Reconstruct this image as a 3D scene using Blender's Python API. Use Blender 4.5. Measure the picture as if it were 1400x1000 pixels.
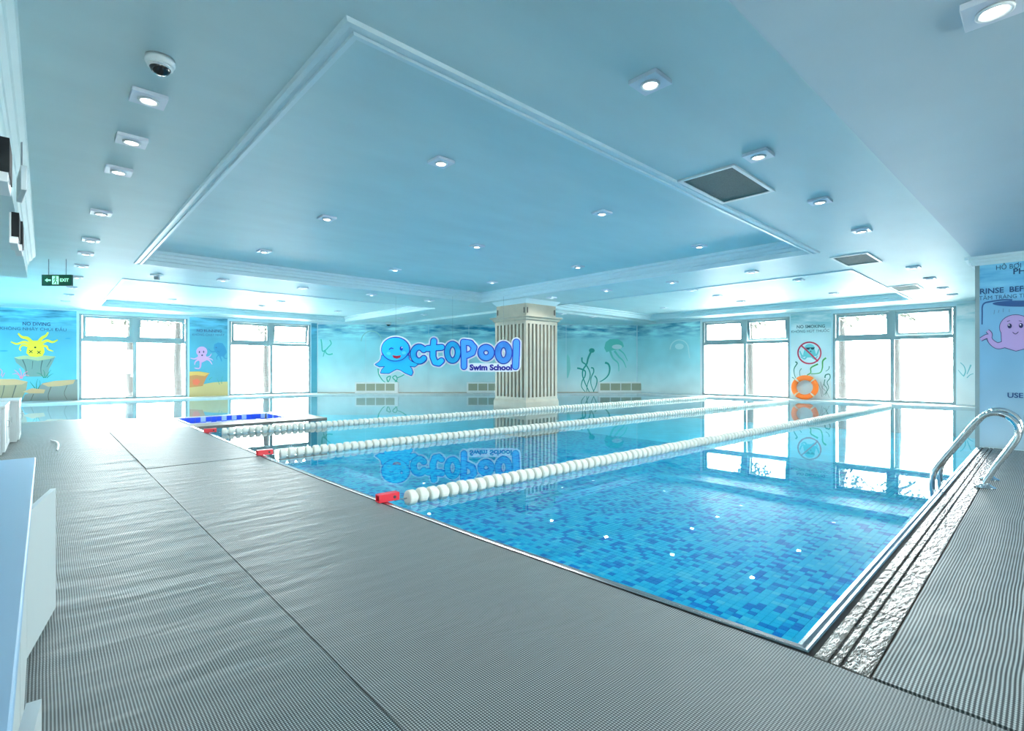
import bpy, bmesh, math, random
from mathutils import Vector, noise
random.seed(7)
SC = bpy.context.scene
COL = SC.collection
for o in list(bpy.data.objects):
    bpy.data.objects.remove(o)

# ---------------------------------------------------------------- camera
# world axes follow the room: x runs along the lanes, y along the near pool edge
F, HOR, CX, CAMZ = 686.0, 502.0, 700.0, 1.1
PHI = math.radians(43.0)
SN, CS = math.sin(PHI), math.cos(PHI)
cam_d = bpy.data.cameras.new('camera')
cam_d.sensor_width = 36.0
cam_d.lens = F / 1400 * 36.0
cam_d.shift_y = (HOR - 500) / 1400
cam_d.clip_start = 0.02
cam = bpy.data.objects.new('camera', cam_d)
COL.objects.link(cam)
cam.location = (0, 0, CAMZ)
cam.rotation_euler = (math.pi / 2, 0, -PHI)
SC.camera = cam

# ---------------------------------------------------------------- world and exposure
SC.view_settings.view_transform = 'Standard'
SC.view_settings.look = 'None'
SC.view_settings.exposure = 0.2
SC.view_settings.gamma = 1.0
SC.view_settings.use_curve_mapping = False
W = bpy.data.worlds.new('overcast_sky')
SC.world = W
W.use_nodes = True
bg = W.node_tree.nodes['Background']
bg.inputs[0].default_value = (0.98, 1.0, 0.99, 1)
bg.inputs[1].default_value = 36.0
LAMP_W = 13.0
sun_d = bpy.data.lights.new('sun', 'SUN'); sun_d.energy = 150.0; sun_d.angle = math.radians(3); sun_d.color = (1.0, 0.98, 0.95)
sun = bpy.data.objects.new('sun', sun_d); COL.objects.link(sun)
sun.rotation_euler = Vector((-0.68, -0.73, -3.6)).to_track_quat('-Z', 'Y').to_euler()      # high midday sun over the window side

SC.cycles.adaptive_threshold = 0.05
SC.cycles.max_bounces = 6
SC.cycles.diffuse_bounces = 4
SC.cycles.glossy_bounces = 3
SC.cycles.transparent_max_bounces = 8

# ---------------------------------------------------------------- projection helpers
def cam2w(X, Y):
    return (CS * X + SN * Y, -SN * X + CS * Y)

def fl(px, py, z=0.0):
    D = F * (CAMZ - z) / (py - HOR)
    x, y = cam2w((px - CX) * D / F, D)
    return Vector((x, y, z))

def ray(px):
    return Vector(cam2w((px - CX) / F, 1.0))

# ---------------------------------------------------------------- materials
MATS = {}
def mat(name, col, rough=0.5, metal=0.0, spec=0.5, var=0.0, vscale=6.0, bump=0.0, bscale=20.0,
        emit=None, estr=0.0, stretch=(1, 1, 1)):
    if name in MATS:
        return MATS[name]
    m = bpy.data.materials.new(name)
    m.use_nodes = True
    nt = m.node_tree
    p = nt.nodes['Principled BSDF']
    p.inputs['Base Color'].default_value = (*col, 1)
    p.inputs['Roughness'].default_value = rough
    p.inputs['Metallic'].default_value = metal
    p.inputs['Specular IOR Level'].default_value = spec
    if emit:
        p.inputs['Emission Color'].default_value = (*emit, 1)
        p.inputs['Emission Strength'].default_value = estr
    if var or bump:
        tc = nt.nodes.new('ShaderNodeTexCoord')
        mp = nt.nodes.new('ShaderNodeMapping')
        mp.inputs['Scale'].default_value = stretch
        nt.links.new(tc.outputs['Object'], mp.inputs['Vector'])
    if var:
        n = nt.nodes.new('ShaderNodeTexNoise')
        n.inputs['Scale'].default_value = vscale
        n.inputs['Detail'].default_value = 5
        nt.links.new(mp.outputs['Vector'], n.inputs['Vector'])
        r = nt.nodes.new('ShaderNodeValToRGB')
        r.color_ramp.elements[0].position = 0.3
        r.color_ramp.elements[1].position = 0.7
        r.color_ramp.elements[0].color = (*[c * (1 - var) for c in col], 1)
        r.color_ramp.elements[1].color = (*[min(1, c * (1 + var)) for c in col], 1)
        nt.links.new(n.outputs['Fac'], r.inputs['Fac'])
        nt.links.new(r.outputs['Color'], p.inputs['Base Color'])
    if bump:
        n2 = nt.nodes.new('ShaderNodeTexNoise')
        n2.inputs['Scale'].default_value = bscale
        n2.inputs['Detail'].default_value = 4
        nt.links.new(mp.outputs['Vector'], n2.inputs['Vector'])
        b = nt.nodes.new('ShaderNodeBump')
        b.inputs['Strength'].default_value = bump
        b.inputs['Distance'].default_value = 0.02
        nt.links.new(n2.outputs['Fac'], b.inputs['Height'])
        nt.links.new(b.outputs['Normal'], p.inputs['Normal'])
    MATS[name] = m
    return m

def srgb(r, g, b):
    f = lambda c: (c / 255 / 12.92) if c / 255 <= 0.04045 else ((c / 255 + 0.055) / 1.055) ** 2.4
    return (f(r), f(g), f(b))

CEIL = mat('ceiling_paint_pool_lit', (0.605, 0.755, 0.765), 0.5, spec=0.3, var=0.035, vscale=1.6, bump=0.06, bscale=3.0, stretch=(0.6, 1.6, 1))  # blue bounce light off the pool is put into this colour
WHITE = mat('white_paint', (0.82, 0.86, 0.87), 0.45)
WALLP = mat('wall_paint', (0.62, 0.80, 0.86), 0.5, var=0.03)
TRIM = mat('trim_paint', (0.68, 0.83, 0.87), 0.35)
ALU = mat('window_aluminium', srgb(138, 160, 164), 0.45)
LEDGE = mat('ledge_stone', (0.62, 0.66, 0.66), 0.35, var=0.06)
DECK = mat('deck_stone', (0.17, 0.16, 0.14), 0.4, var=0.2, vscale=9)
STEEL = mat('brushed_steel', (0.42, 0.45, 0.47), 0.24, metal=1.0)
CHROME = mat('polished_chrome', (0.78, 0.81, 0.83), 0.08, metal=1.0)
DARK = mat('dark_gap', (0.02, 0.025, 0.03), 0.6)
BLACK = mat('black_plastic', (0.008, 0.012, 0.014), 0.6, spec=0.15)
STONE = mat('column_stone', srgb(164, 162, 146), 0.5, var=0.06, vscale=5)
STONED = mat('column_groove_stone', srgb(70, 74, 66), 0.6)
RED = mat('red_plastic', srgb(214, 26, 46), 0.35)
FLOATM = mat('float_plastic', srgb(214, 218, 208), 0.45)
ORANGE = mat('orange_plastic', srgb(250, 120, 30), 0.45)
VENTW = mat('vent_white', (0.85, 0.87, 0.86), 0.4)
VENTD = mat('vent_filter', srgb(70, 98, 98), 0.8, var=0.25, vscale=90, bump=0.4, bscale=160)
LOUV = mat('louvre_beige', srgb(168, 172, 150), 0.5)
CAB = mat('cabinet_laminate', (0.56, 0.64, 0.65), 0.35)
CABTOP = mat('cabinet_top_laminate', (0.27, 0.47, 0.68), 0.4)
LAMPPL = mat('lamp_plate', (0.78, 0.82, 0.90), 0.35)
LAMPE = mat('lamp_lens', (1, 1, 1), 0.3, emit=(1.0, 0.98, 0.93), estr=6.0)
BARK = mat('tree_bark', (0.010, 0.0095, 0.009), 0.9, var=0.3)
LEAF = mat('tree_leaf', (0.012, 0.014, 0.007), 0.8, var=0.4)
GROUND = mat('outdoor_paving', (0.78, 0.78, 0.77), 0.9)

def glass_mat():
    m = bpy.data.materials.new('window_glass'); m.use_nodes = True
    nt = m.node_tree; nt.nodes.clear()
    out = nt.nodes.new('ShaderNodeOutputMaterial')
    t = nt.nodes.new('ShaderNodeBsdfTransparent'); t.inputs[0].default_value = (0.93, 0.97, 0.97, 1)
    g = nt.nodes.new('ShaderNodeBsdfGlossy'); g.inputs['Roughness'].default_value = 0.02
    fr = nt.nodes.new('ShaderNodeFresnel'); fr.inputs[0].default_value = 1.25
    mx = nt.nodes.new('ShaderNodeMixShader')
    nt.links.new(fr.outputs[0], mx.inputs[0]); nt.links.new(t.outputs[0], mx.inputs[1]); nt.links.new(g.outputs[0], mx.inputs[2])
    nt.links.new(mx.outputs[0], out.inputs[0])
    return m
GLASS = glass_mat()

def water_mat():
    m = bpy.data.materials.new('pool_water'); m.use_nodes = True
    nt = m.node_tree; nt.nodes.clear()
    out = nt.nodes.new('ShaderNodeOutputMaterial')
    t = nt.nodes.new('ShaderNodeBsdfTransparent'); t.inputs[0].default_value = (0.80, 0.96, 1.0, 1)
    g = nt.nodes.new('ShaderNodeBsdfGlossy'); g.inputs['Roughness'].default_value = 0.015
    g.inputs['Color'].default_value = (0.92, 0.98, 1.0, 1)
    fr = nt.nodes.new('ShaderNodeFresnel'); fr.inputs[0].default_value = 1.40
    mx = nt.nodes.new('ShaderNodeMixShader')
    tc = nt.nodes.new('ShaderNodeTexCoord')
    n = nt.nodes.new('ShaderNodeTexNoise'); n.inputs['Scale'].default_value = 1.1; n.inputs['Detail'].default_value = 2
    b = nt.nodes.new('ShaderNodeBump'); b.inputs['Strength'].default_value = 0.022; b.inputs['Distance'].default_value = 0.02
    nt.links.new(tc.outputs['Object'], n.inputs['Vector'])
    nt.links.new(n.outputs['Fac'], b.inputs['Height'])
    nt.links.new(b.outputs[0], g.inputs['Normal'])
    nt.links.new(fr.outputs[0], mx.inputs[0]); nt.links.new(t.outputs[0], mx.inputs[1]); nt.links.new(g.outputs[0], mx.inputs[2])
    nt.links.new(mx.outputs[0], out.inputs[0])
    return m
WATER = water_mat()

def mat_weave(name, px, py, light, dark, swap=False, wx=0.58, lo=0.42, hi=0.86):
    """woven tube matting: wavy light strands over dark gaps"""
    m = bpy.data.materials.new(name); m.use_nodes = True
    nt = m.node_tree; p = nt.nodes['Principled BSDF']
    tc = nt.nodes.new('ShaderNodeTexCoord')
    sx = nt.nodes.new('ShaderNodeSeparateXYZ'); nt.links.new(tc.outputs['Object'], sx.inputs[0])
    def M(op, a, b=None):
        n = nt.nodes.new('ShaderNodeMath'); n.operation = op
        for i, v in enumerate((a, b)):
            if v is None: continue
            if isinstance(v, (int, float)): n.inputs[i].default_value = v
            else: nt.links.new(v, n.inputs[i])
        return n.outputs[0]
    X, Y = (sx.outputs[1], sx.outputs[0]) if swap else (sx.outputs[0], sx.outputs[1])
    wob = nt.nodes.new('ShaderNodeTexNoise'); wob.inputs['Scale'].default_value = 1.3
    nt.links.new(tc.outputs['Object'], wob.inputs['Vector'])
    wv = M('MULTIPLY', wob.outputs['Fac'], 14.0)
    s2 = M('SINE', M('ADD', M('MULTIPLY', X, 2 * math.pi / px), wv))
    s3 = M('SINE', M('ADD', M('MULTIPLY', Y, 2 * math.pi / py), M('MULTIPLY', s2, 0.5)))
    h = M('ADD', M('ADD', M('MULTIPLY', s2, 0.5 * wx), M('MULTIPLY', s3, 0.5 * (1 - wx))), 0.5)
    r = nt.nodes.new('ShaderNodeValToRGB')
    r.color_ramp.elements[0].position = lo; r.color_ramp.elements[1].position = hi
    r.color_ramp.elements[0].color = (*dark, 1); r.color_ramp.elements[1].color = (*light, 1)
    nt.links.new(h, r.inputs['Fac'])
    nt.links.new(r.outputs[0], p.inputs['Base Color'])
    p.inputs['Roughness'].default_value = 0.5
    p.inputs['Specular IOR Level'].default_value = 0.28
    big = nt.nodes.new('ShaderNodeTexNoise'); big.inputs['Scale'].default_value = 5; big.inputs['Detail'].default_value = 4
    mp = nt.nodes.new('ShaderNodeMapping'); mp.inputs['Scale'].default_value = (0.5, 1.6, 1)
    nt.links.new(tc.outputs['Object'], mp.inputs[0]); nt.links.new(mp.outputs[0], big.inputs['Vector'])
    b1 = nt.nodes.new('ShaderNodeBump'); b1.inputs['Strength'].default_value = 0.24; b1.inputs['Distance'].default_value = 0.05
    nt.links.new(big.outputs['Fac'], b1.inputs['Height'])
    nt.links.new(b1.outputs[0], p.inputs['Normal'])
    return m
MATW = mat_weave('woven_mat', 0.0090, 0.0090, (0.42, 0.52, 0.53), (0.008, 0.022, 0.027), wx=0.5, lo=0.44)
MATW2 = mat_weave('woven_mat_fine', 0.0090, 0.0095, (0.38, 0.44, 0.445), (0.030, 0.042, 0.045), lo=0.34)
MATW3 = mat_weave('woven_mat_ribbed', 0.012, 0.014, (0.34, 0.405, 0.41), (0.026, 0.038, 0.041), swap=True, wx=0.72, lo=0.3)

def wet_stone():
    m = mat('wet_coping_stone', (0.10, 0.105, 0.10), 0.22, spec=0.22, var=0.6, vscale=4, bump=1.0, bscale=24, stretch=(0.6, 2.2, 1))
    return m
WET = wet_stone()

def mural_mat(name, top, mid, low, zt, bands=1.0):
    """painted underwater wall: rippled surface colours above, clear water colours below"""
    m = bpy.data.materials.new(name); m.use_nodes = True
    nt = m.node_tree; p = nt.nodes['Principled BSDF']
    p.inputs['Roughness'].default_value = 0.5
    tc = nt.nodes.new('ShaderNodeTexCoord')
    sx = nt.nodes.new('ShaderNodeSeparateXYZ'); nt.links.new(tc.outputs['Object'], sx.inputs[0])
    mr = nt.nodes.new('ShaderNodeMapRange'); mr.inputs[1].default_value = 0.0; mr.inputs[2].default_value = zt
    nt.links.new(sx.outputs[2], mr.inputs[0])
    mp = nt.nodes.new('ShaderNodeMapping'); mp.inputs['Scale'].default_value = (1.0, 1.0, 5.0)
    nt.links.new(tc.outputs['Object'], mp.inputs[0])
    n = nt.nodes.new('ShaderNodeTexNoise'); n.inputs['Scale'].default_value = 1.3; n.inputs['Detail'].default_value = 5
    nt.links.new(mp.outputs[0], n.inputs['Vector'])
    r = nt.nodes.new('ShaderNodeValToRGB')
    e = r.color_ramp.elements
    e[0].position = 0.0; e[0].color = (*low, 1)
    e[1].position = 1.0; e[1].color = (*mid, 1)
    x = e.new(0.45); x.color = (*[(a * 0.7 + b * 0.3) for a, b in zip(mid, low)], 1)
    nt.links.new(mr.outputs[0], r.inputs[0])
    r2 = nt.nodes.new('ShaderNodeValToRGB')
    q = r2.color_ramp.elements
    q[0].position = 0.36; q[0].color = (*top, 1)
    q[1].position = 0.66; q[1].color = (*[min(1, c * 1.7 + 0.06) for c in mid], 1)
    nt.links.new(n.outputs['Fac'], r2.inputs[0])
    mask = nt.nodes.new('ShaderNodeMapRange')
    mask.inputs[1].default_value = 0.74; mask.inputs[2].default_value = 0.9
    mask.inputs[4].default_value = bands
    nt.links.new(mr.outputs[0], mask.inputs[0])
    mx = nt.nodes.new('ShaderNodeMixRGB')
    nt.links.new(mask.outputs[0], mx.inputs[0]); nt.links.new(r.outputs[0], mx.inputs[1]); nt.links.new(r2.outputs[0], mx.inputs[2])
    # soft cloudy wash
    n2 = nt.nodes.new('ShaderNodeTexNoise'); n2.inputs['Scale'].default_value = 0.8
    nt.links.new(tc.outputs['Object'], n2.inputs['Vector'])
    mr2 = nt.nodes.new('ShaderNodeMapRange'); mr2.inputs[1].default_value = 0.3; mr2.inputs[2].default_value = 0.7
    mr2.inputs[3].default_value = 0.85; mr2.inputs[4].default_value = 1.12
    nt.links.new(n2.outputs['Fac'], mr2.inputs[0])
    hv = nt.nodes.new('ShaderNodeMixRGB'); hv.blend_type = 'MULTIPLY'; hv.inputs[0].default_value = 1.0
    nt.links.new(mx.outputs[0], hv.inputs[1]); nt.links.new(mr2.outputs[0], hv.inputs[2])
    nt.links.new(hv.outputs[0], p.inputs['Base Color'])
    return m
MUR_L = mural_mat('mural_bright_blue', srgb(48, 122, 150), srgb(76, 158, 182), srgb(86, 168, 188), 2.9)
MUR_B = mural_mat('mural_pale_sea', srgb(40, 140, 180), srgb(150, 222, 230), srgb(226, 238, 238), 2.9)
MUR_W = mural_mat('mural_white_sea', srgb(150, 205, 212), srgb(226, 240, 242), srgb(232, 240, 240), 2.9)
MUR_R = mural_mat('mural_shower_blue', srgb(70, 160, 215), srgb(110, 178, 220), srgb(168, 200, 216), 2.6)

# ---------------------------------------------------------------- mesh helpers
class MB:
    def __init__(s):
        s.v = []; s.f = []; s.m = []
    def add(s, vs, fs, mi=0):
        n = len(s.v)
        s.v += [tuple(v) for v in vs]
        s.f += [tuple(i + n for i in f) for f in fs]
        s.m += [mi] * len(fs)
        return s
    def box(s, x0, x1, y0, y1, z0, z1, mi=0):
        vs = [(x0, y0, z0), (x1, y0, z0), (x1, y1, z0), (x0, y1, z0), (x0, y0, z1), (x1, y0, z1), (x1, y1, z1), (x0, y1, z1)]
        return s.add(vs, [(0, 3, 2, 1), (4, 5, 6, 7), (0, 1, 5, 4), (1, 2, 6, 5), (2, 3, 7, 6), (3, 0, 4, 7)], mi)
    def prism(s, poly, z0, z1, mi=0, ms=None):
        n = len(poly)
        area = sum(poly[i][0] * poly[(i + 1) % n][1] - poly[(i + 1) % n][0] * poly[i][1] for i in range(n))
        if area < 0: poly = poly[::-1]
        vs = [(p[0], p[1], z0) for p in poly] + [(p[0], p[1], z1) for p in poly]
        s.add(vs, [tuple(range(n))[::-1], tuple(range(n, 2 * n))], mi)
        k = len(s.v) - 2 * n
        for i in range(n):
            j = (i + 1) % n
            s.f.append((k + i, k + j, k + n + j, k + n + i)); s.m.append(mi if ms is None else ms)
        return s
    def tube(s, pts, r, seg=10, mi=0, cap=True):
        pts = [Vector(p) for p in pts]
        n = len(pts)
        rs = r if isinstance(r, (list, tuple)) else [r] * n
        base = len(s.v)
        prev = None
        for i, p in enumerate(pts):
            d = (pts[min(i + 1, n - 1)] - pts[max(i - 1, 0)]).normalized()
            if prev is None:
                up = Vector((0, 0, 1)) if abs(d.z) < 0.9 else Vector((1, 0, 0))
                a = d.cross(up).normalized()
            else:
                a = (prev - d * prev.dot(d)).normalized()
            prev = a
            b = d.cross(a)
            for k in range(seg):
                t = 2 * math.pi * k / seg
                s.v.append(tuple(p + (a * math.cos(t) + b * math.sin(t)) * rs[i]))
        for i in range(n - 1):
            for k in range(seg):
                q = (k + 1) % seg
                s.f.append((base + i * seg + k, base + i * seg + q, base + (i + 1) * seg + q, base + (i + 1) * seg + k)); s.m.append(mi)
        if cap:
            s.f.append(tuple(base + k for k in range(seg))[::-1]); s.m.append(mi)
            s.f.append(tuple(base + (n - 1) * seg + k for k in range(seg))); s.m.append(mi)
        return s
    def lathe(s, prof, seg=20, axis='z', c=(0, 0, 0), mi=0, closed=False):
        base = len(s.v)
        for (r, h) in prof:
            for k in range(seg):
                t = 2 * math.pi * k / seg
                x, y = r * math.cos(t), r * math.sin(t)
                v = (x, y, h) if axis == 'z' else ((h, x, y) if axis == 'x' else (x, h, y))
                s.v.append((v[0] + c[0], v[1] + c[1], v[2] + c[2]))
        n = len(prof)
        for i in range(n if closed else n - 1):
            j = (i + 1) % n
            for k in range(seg):
                q = (k + 1) % seg
                s.f.append((base + i * seg + k, base + i * seg + q, base + j * seg + q, base + j * seg + k)); s.m.append(mi)
        if not closed:
            for i in (0, n - 1):
                if prof[i][0] > 1e-5:
                    s.f.append(tuple(base + i * seg + k for k in range(seg))); s.m.append(mi)
        return s
    def build(s, name, mats, parent=None, smooth=False, loc=None, kind=None, fix=True, bevel=0):
        me = bpy.data.meshes.new(name)
        me.from_pydata(s.v, [], s.f)
        if not isinstance(mats, (list, tuple)): mats = [mats]
        for m_ in mats: me.materials.append(m_)
        if len(mats) > 1:
            me.polygons.foreach_set('material_index', s.m)
        if fix:
            bm = bmesh.new(); bm.from_mesh(me)
            bmesh.ops.recalc_face_normals(bm, faces=bm.faces)
            bm.to_mesh(me); bm.free()
        if smooth:
            me.polygons.foreach_set('use_smooth', [True] * len(me.polygons))
        me.update()
        o = bpy.data.objects.new(name, me)
        COL.objects.link(o)
        if parent: o.parent = parent
        if loc is not None: o.location = loc
        if kind: o['kind'] = kind
        if bevel:
            b = o.modifiers.new('bevel', 'BEVEL'); b.width = bevel; b.segments = 2; b.limit_method = 'ANGLE'
        if smooth:
            try:
                md = o.modifiers.new('wn', 'WEIGHTED_NORMAL'); md.keep_sharp = True
            except Exception: pass
        return o

def empty(name, loc=(0, 0, 0), rz=0.0, kind=None):
    o = bpy.data.objects.new(name, None); COL.objects.link(o)
    o.location = loc; o.rotation_euler = (0, 0, rz); o.empty_display_size = 0.1
    if kind: o['kind'] = kind
    return o

def tag(o, label, cat, group=None):
    o['label'] = label; o['category'] = cat
    if group: o['group'] = group
    return o

def dup(root, loc=None, rz=None, label=None):
    r = root.copy(); COL.objects.link(r)
    if loc is not None: r.location = loc
    if rz is not None: r.rotation_euler = (0, 0, rz)
    if label: r['label'] = label
    for ch in list(root.children):
        c = ch.copy(); COL.objects.link(c); c.parent = r
        for g in list(ch.children):
            d = g.copy(); COL.objects.link(d); d.parent = c
    return r

ORD = ['first', 'second', 'third', 'fourth', 'fifth', 'sixth', 'seventh', 'eighth', 'ninth', 'tenth', 'eleventh', 'twelfth', 'thirteenth']

# ================================================================ THE SHELL
ZC, ZW = 2.95, -0.03
WLp = [(-4.2, 21.93), (8.26, 20.68)]          # left window wall
WRp = [(18.32, 11.9), (18.95, 1.45), (19.3, -5.0)]
XB = WLp[1]; XR = WRp[0]

class Wall:
    """vertical plane through two floor points; s runs from p to q, n faces the room"""
    def __init__(w, p, q, inside):
        w.p = Vector(p); w.q = Vector(q); w.d = (w.q - w.p).normalized()
        n = Vector((-w.d.y, w.d.x))
        if (Vector(inside) - w.p).dot(n) < 0: n = -n
        w.n = n; w.len = (w.q - w.p).length
    def hit(w, px, py):
        r = ray(px)
        # t*r = p + s*d
        det = r.x * (-w.d.y) - r.y * (-w.d.x)
        t = (w.p.x * (-w.d.y) - w.p.y * (-w.d.x)) / det
        P = r * t
        s = (P - w.p).dot(w.d)
        return s, CAMZ + (HOR - py) * t / F
    def s(w, px): return w.hit(px, 500)[0]
    def pt(w, s, z, off=0.0):
        P = w.p + w.d * s + w.n * off
        return (P.x, P.y, z)
    def slab(w, mb, s0, s1, z0, z1, o0, o1, mi=0):
        vs = [w.pt(s0, z0, o0), w.pt(s1, z0, o0), w.pt(s1, z0, o1), w.pt(s0, z0, o1),
              w.pt(s0, z1, o0), w.pt(s1, z1, o0), w.pt(s1, z1, o1), w.pt(s0, z1, o1)]
        return mb.add(vs, [(0, 3, 2, 1), (4, 5, 6, 7), (0, 1, 5, 4), (1, 2, 6, 5), (2, 3, 7, 6), (3, 0, 4, 7)], mi)

INS = (4, 6)
wl = Wall(WLp[0], WLp[1], INS)
wb = Wall(XB, XR, INS)
wr = Wall(WRp[0], WRp[1], INS)
ZS, ZH = 0.035, 2.83                            # window sill and head

# --- floor slabs (deck top z = 0)
PE = [(2.17, 0.67), (2.12, 1.42), (2.06, 2.5), (2.03, 3.54), (2.0, 4.8), (1.98, 6.15), (1.99, 8.4), (2.0, 10.75)]   # near pool edge
fm = MB()
TILEW = mat('pool_wall_tile', srgb(60, 180, 215), 0.3, var=0.2, vscale=12)
fm.prism([(-4.5, -5.2), (2.17, -5.2)] + PE + [(2.0, 12.95), (0.6, 13.9), (-4.5, 14.05)], -0.95, 0.0, 0, 1)
for (a_, b_, c_, d_) in ((2.0, 4.5, 10.72, 11.25), (2.0, 4.5, 12.66, 12.95), (3.85, 4.5, 11.25, 12.66), (2.0, 2.06, 11.25, 12.66)):
    fm.prism([(a_, c_), (b_, c_), (b_, d_), (a_, d_)], -0.95, 0.0, 0, 0)
fm.prism([(2.17, -5.2), (19.6, -5.2), (19.6, 0.67), (2.17, 0.67)], -0.95, 0.0, 0, 1)
floor = fm.build('floor', [DECK, TILEW], kind='structure')
# ledges along the far walls
lm = MB()
def off(w, s, o): return w.pt(s, 0, o)[:2]
lp = [off(wl, 0, 0.85), off(wl, wl.len - 0.45, 0.85), off(wb, 0.55, 0.85), off(wb, wb.len - 0.4, 0.85), off(wr, 0.45, 0.8), off(wr, wr.len, 0.8)]
lo = [off(wl, 0, -0.5), off(wl, wl.len, -0.5), off(wb, wb.len, -0.5), off(wr, wr.len, -0.5)]
lm.prism([off(wl, 0, -0.3), off(wl, wl.len, -0.3), lp[2], lp[1], lp[0]], -0.95, 0.02, 0, 0)
lm.prism([off(wl, wl.len, -0.3), off(wb, wb.len, -0.3), lp[4], lp[3], lp[2]], -0.95, 0.02, 0, 0)
lm.prism([off(wb, wb.len, -0.3), off(wr, wr.len, -0.3), (lp[5][0], 0.67), lp[5], lp[4]], -0.95, 0.02, 0, 0)
o = lm.build('floor', [LEDGE, TILEW], kind='structure')

# --- walls as solid masonry between the windows
def wall_build(name, w, solids, bays):
    m = MB()
    for a, b in solids: w.slab(m, a, b, -0.1, ZC + 0.3, -0.3, 0.0)
    for a, b in bays:
        w.slab(m, a, b, ZH, ZC + 0.3, -0.3, 0.0)
        w.slab(m, a, b, -0.1, ZS, -0.3, 0.0)
    return m.build(name, WALLP, kind='structure')
sL = [wl.s(p) for p in (108.0, 256.5, 313.5, 424.5)]
wall_left = wall_build('wall_left', wl, [(-0.3, sL[0]), (sL[1], sL[2]), (sL[3], wl.len + 0.2)], [(sL[0], sL[1]), (sL[2], sL[3])])
wall_back = wall_build('wall_back', wb, [(0, wb.len)], [])
sR = [wr.s(p) for p in (960.0, 1079.5, 1138.5, 1307.0)]
wall_right = wall_build('wall_right', wr, [(0, sR[0]), (sR[1], sR[2]), (sR[3], wr.len + 0.3)], [(sR[0], sR[1]), (sR[2], sR[3])])
m = MB(); m.box(-4.5, -4.2, -5.2, 22.2, -0.1, ZC + 0.3); m.build('wall_cabinet_side', WALLP, kind='structure')
m = MB()
FILL_WIN = [(-1.5, 0.3), (4.2, 6.0)]       # unseen window openings added behind the camera as daylight fill
m.box(-4.5, 19.9, -5.5, -5.2, -0.1, 0.25); m.box(-4.5, 19.9, -5.5, -5.2, 2.5, ZC + 0.3)
for a, b in ((-4.5, -1.5), (0.3, 4.2), (6.0, 19.9)): m.box(a, b, -5.5, -5.2, 0.25, 2.5)
m.build('wall_behind', WALLP, kind='structure')
m = MB(); m.box(19.2, 19.5, -5.2, 1.2, -0.1, ZC + 0.3); m.build('wall_shower_side', WALLP, kind='structure')

# --- ceiling with the large tray and two coffers
MAIN = (1.27, 9.02, 2.63, 10.96)
COFL = (1.24, 8.94, 13.23, 19.55)
COFR = (11.22, 17.27, 2.60, 10.62)
xs = sorted({-4.5, 19.6, MAIN[0], MAIN[1], COFL[0], COFL[1], COFR[0], COFR[1], 10.82})
ys = sorted({-5.5, 22.2, MAIN[2], MAIN[3], COFL[2], COFL[3], COFR[2], COFR[3]})
cm = MB()
for i in range(len(xs) - 1):
    for j in range(len(ys) - 1):
        cx, cy = (xs[i] + xs[i + 1]) / 2, (ys[j] + ys[j + 1]) / 2
        if any(r[0] < cx < r[1] and r[2] < cy < r[3] for r in (MAIN, COFL, COFR)): continue
        cm.add([(xs[i], ys[j], ZC), (xs[i], ys[j + 1], ZC), (xs[i + 1], ys[j + 1], ZC), (xs[i + 1], ys[j], ZC)], [(0, 1, 2, 3)])
DM, DC = 0.22, 0.18
for r, d in ((MAIN, DM), (COFL, DC), (COFR, DC)):
    e = 0.3
    cm.add([(r[0] - e, r[2] - e, ZC + d), (r[0] - e, r[3] + e, ZC + d), (r[1] + e, r[3] + e, ZC + d), (r[1] + e, r[2] - e, ZC + d)], [(0, 1, 2, 3)])
cm.box(-4.6, 19.8, -5.6, 22.3, ZC + 0.32, ZC + 0.5)
ceiling = cm.build('ceiling', CEIL, kind='structure', fix=False)

def frame_sweep(name, rect, prof, m_, parent=None):
    """mitred moulding round a rectangular opening; prof = (outward offset, z)"""
    mb = MB()
    n = len(prof)
    for (o_, z) in prof:
        x0, x1, y0, y1 = rect[0] - o_, rect[1] + o_, rect[2] - o_, rect[3] + o_
        mb.v += [(x0, y0, z), (x1, y0, z), (x1, y1, z), (x0, y1, z)]
    for i in range(n - 1):
        for k in range(4):
            q = (k + 1) % 4
            mb.f.append((i * 4 + k, i * 4 + q, (i + 1) * 4 + q, (i + 1) * 4 + k)); mb.m.append(0)
    return mb.build(name, m_, parent=parent, kind='structure')
pm = [(0.11, ZC), (0.10, ZC - 0.022), (0.07, ZC - 0.026), (0.06, ZC - 0.014), (0.035, ZC - 0.014), (0.03, ZC - 0.03), (0.0, ZC - 0.03),
      (0.0, ZC + 0.05), (-0.03, ZC + 0.06), (-0.03, ZC + 0.11), (-0.05, ZC + 0.12), (-0.06, ZC + 0.165), (-0.13, ZC + 0.175), (-0.14, ZC + 0.20), (-0.14, ZC + DM)]
frame_sweep('trim_1', MAIN, pm, TRIM)
m = MB()
pc = [(0.05, ZC), (0.045, ZC - 0.02), (0.0, ZC - 0.02), (0.0, ZC + 0.06), (-0.03, ZC + 0.07), (-0.03, ZC + 0.12), (-0.08, ZC + 0.14), (-0.08, ZC + DC)]
frame_sweep('trim_2', COFL, pc, TRIM)
frame_sweep('trim_3', COFR, pc, TRIM)
# dropped corner of the ceiling behind the column
m = MB()
m.prism([(10.82, 10.98), (18.3, 10.98), off(wb, wb.len, -0.1), off(wb, 3.1, -0.1), (10.82, 18.2)], ZC - 0.07, ZC - 0.002)
m.build('trim_4', CEIL, kind='structure')

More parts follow.
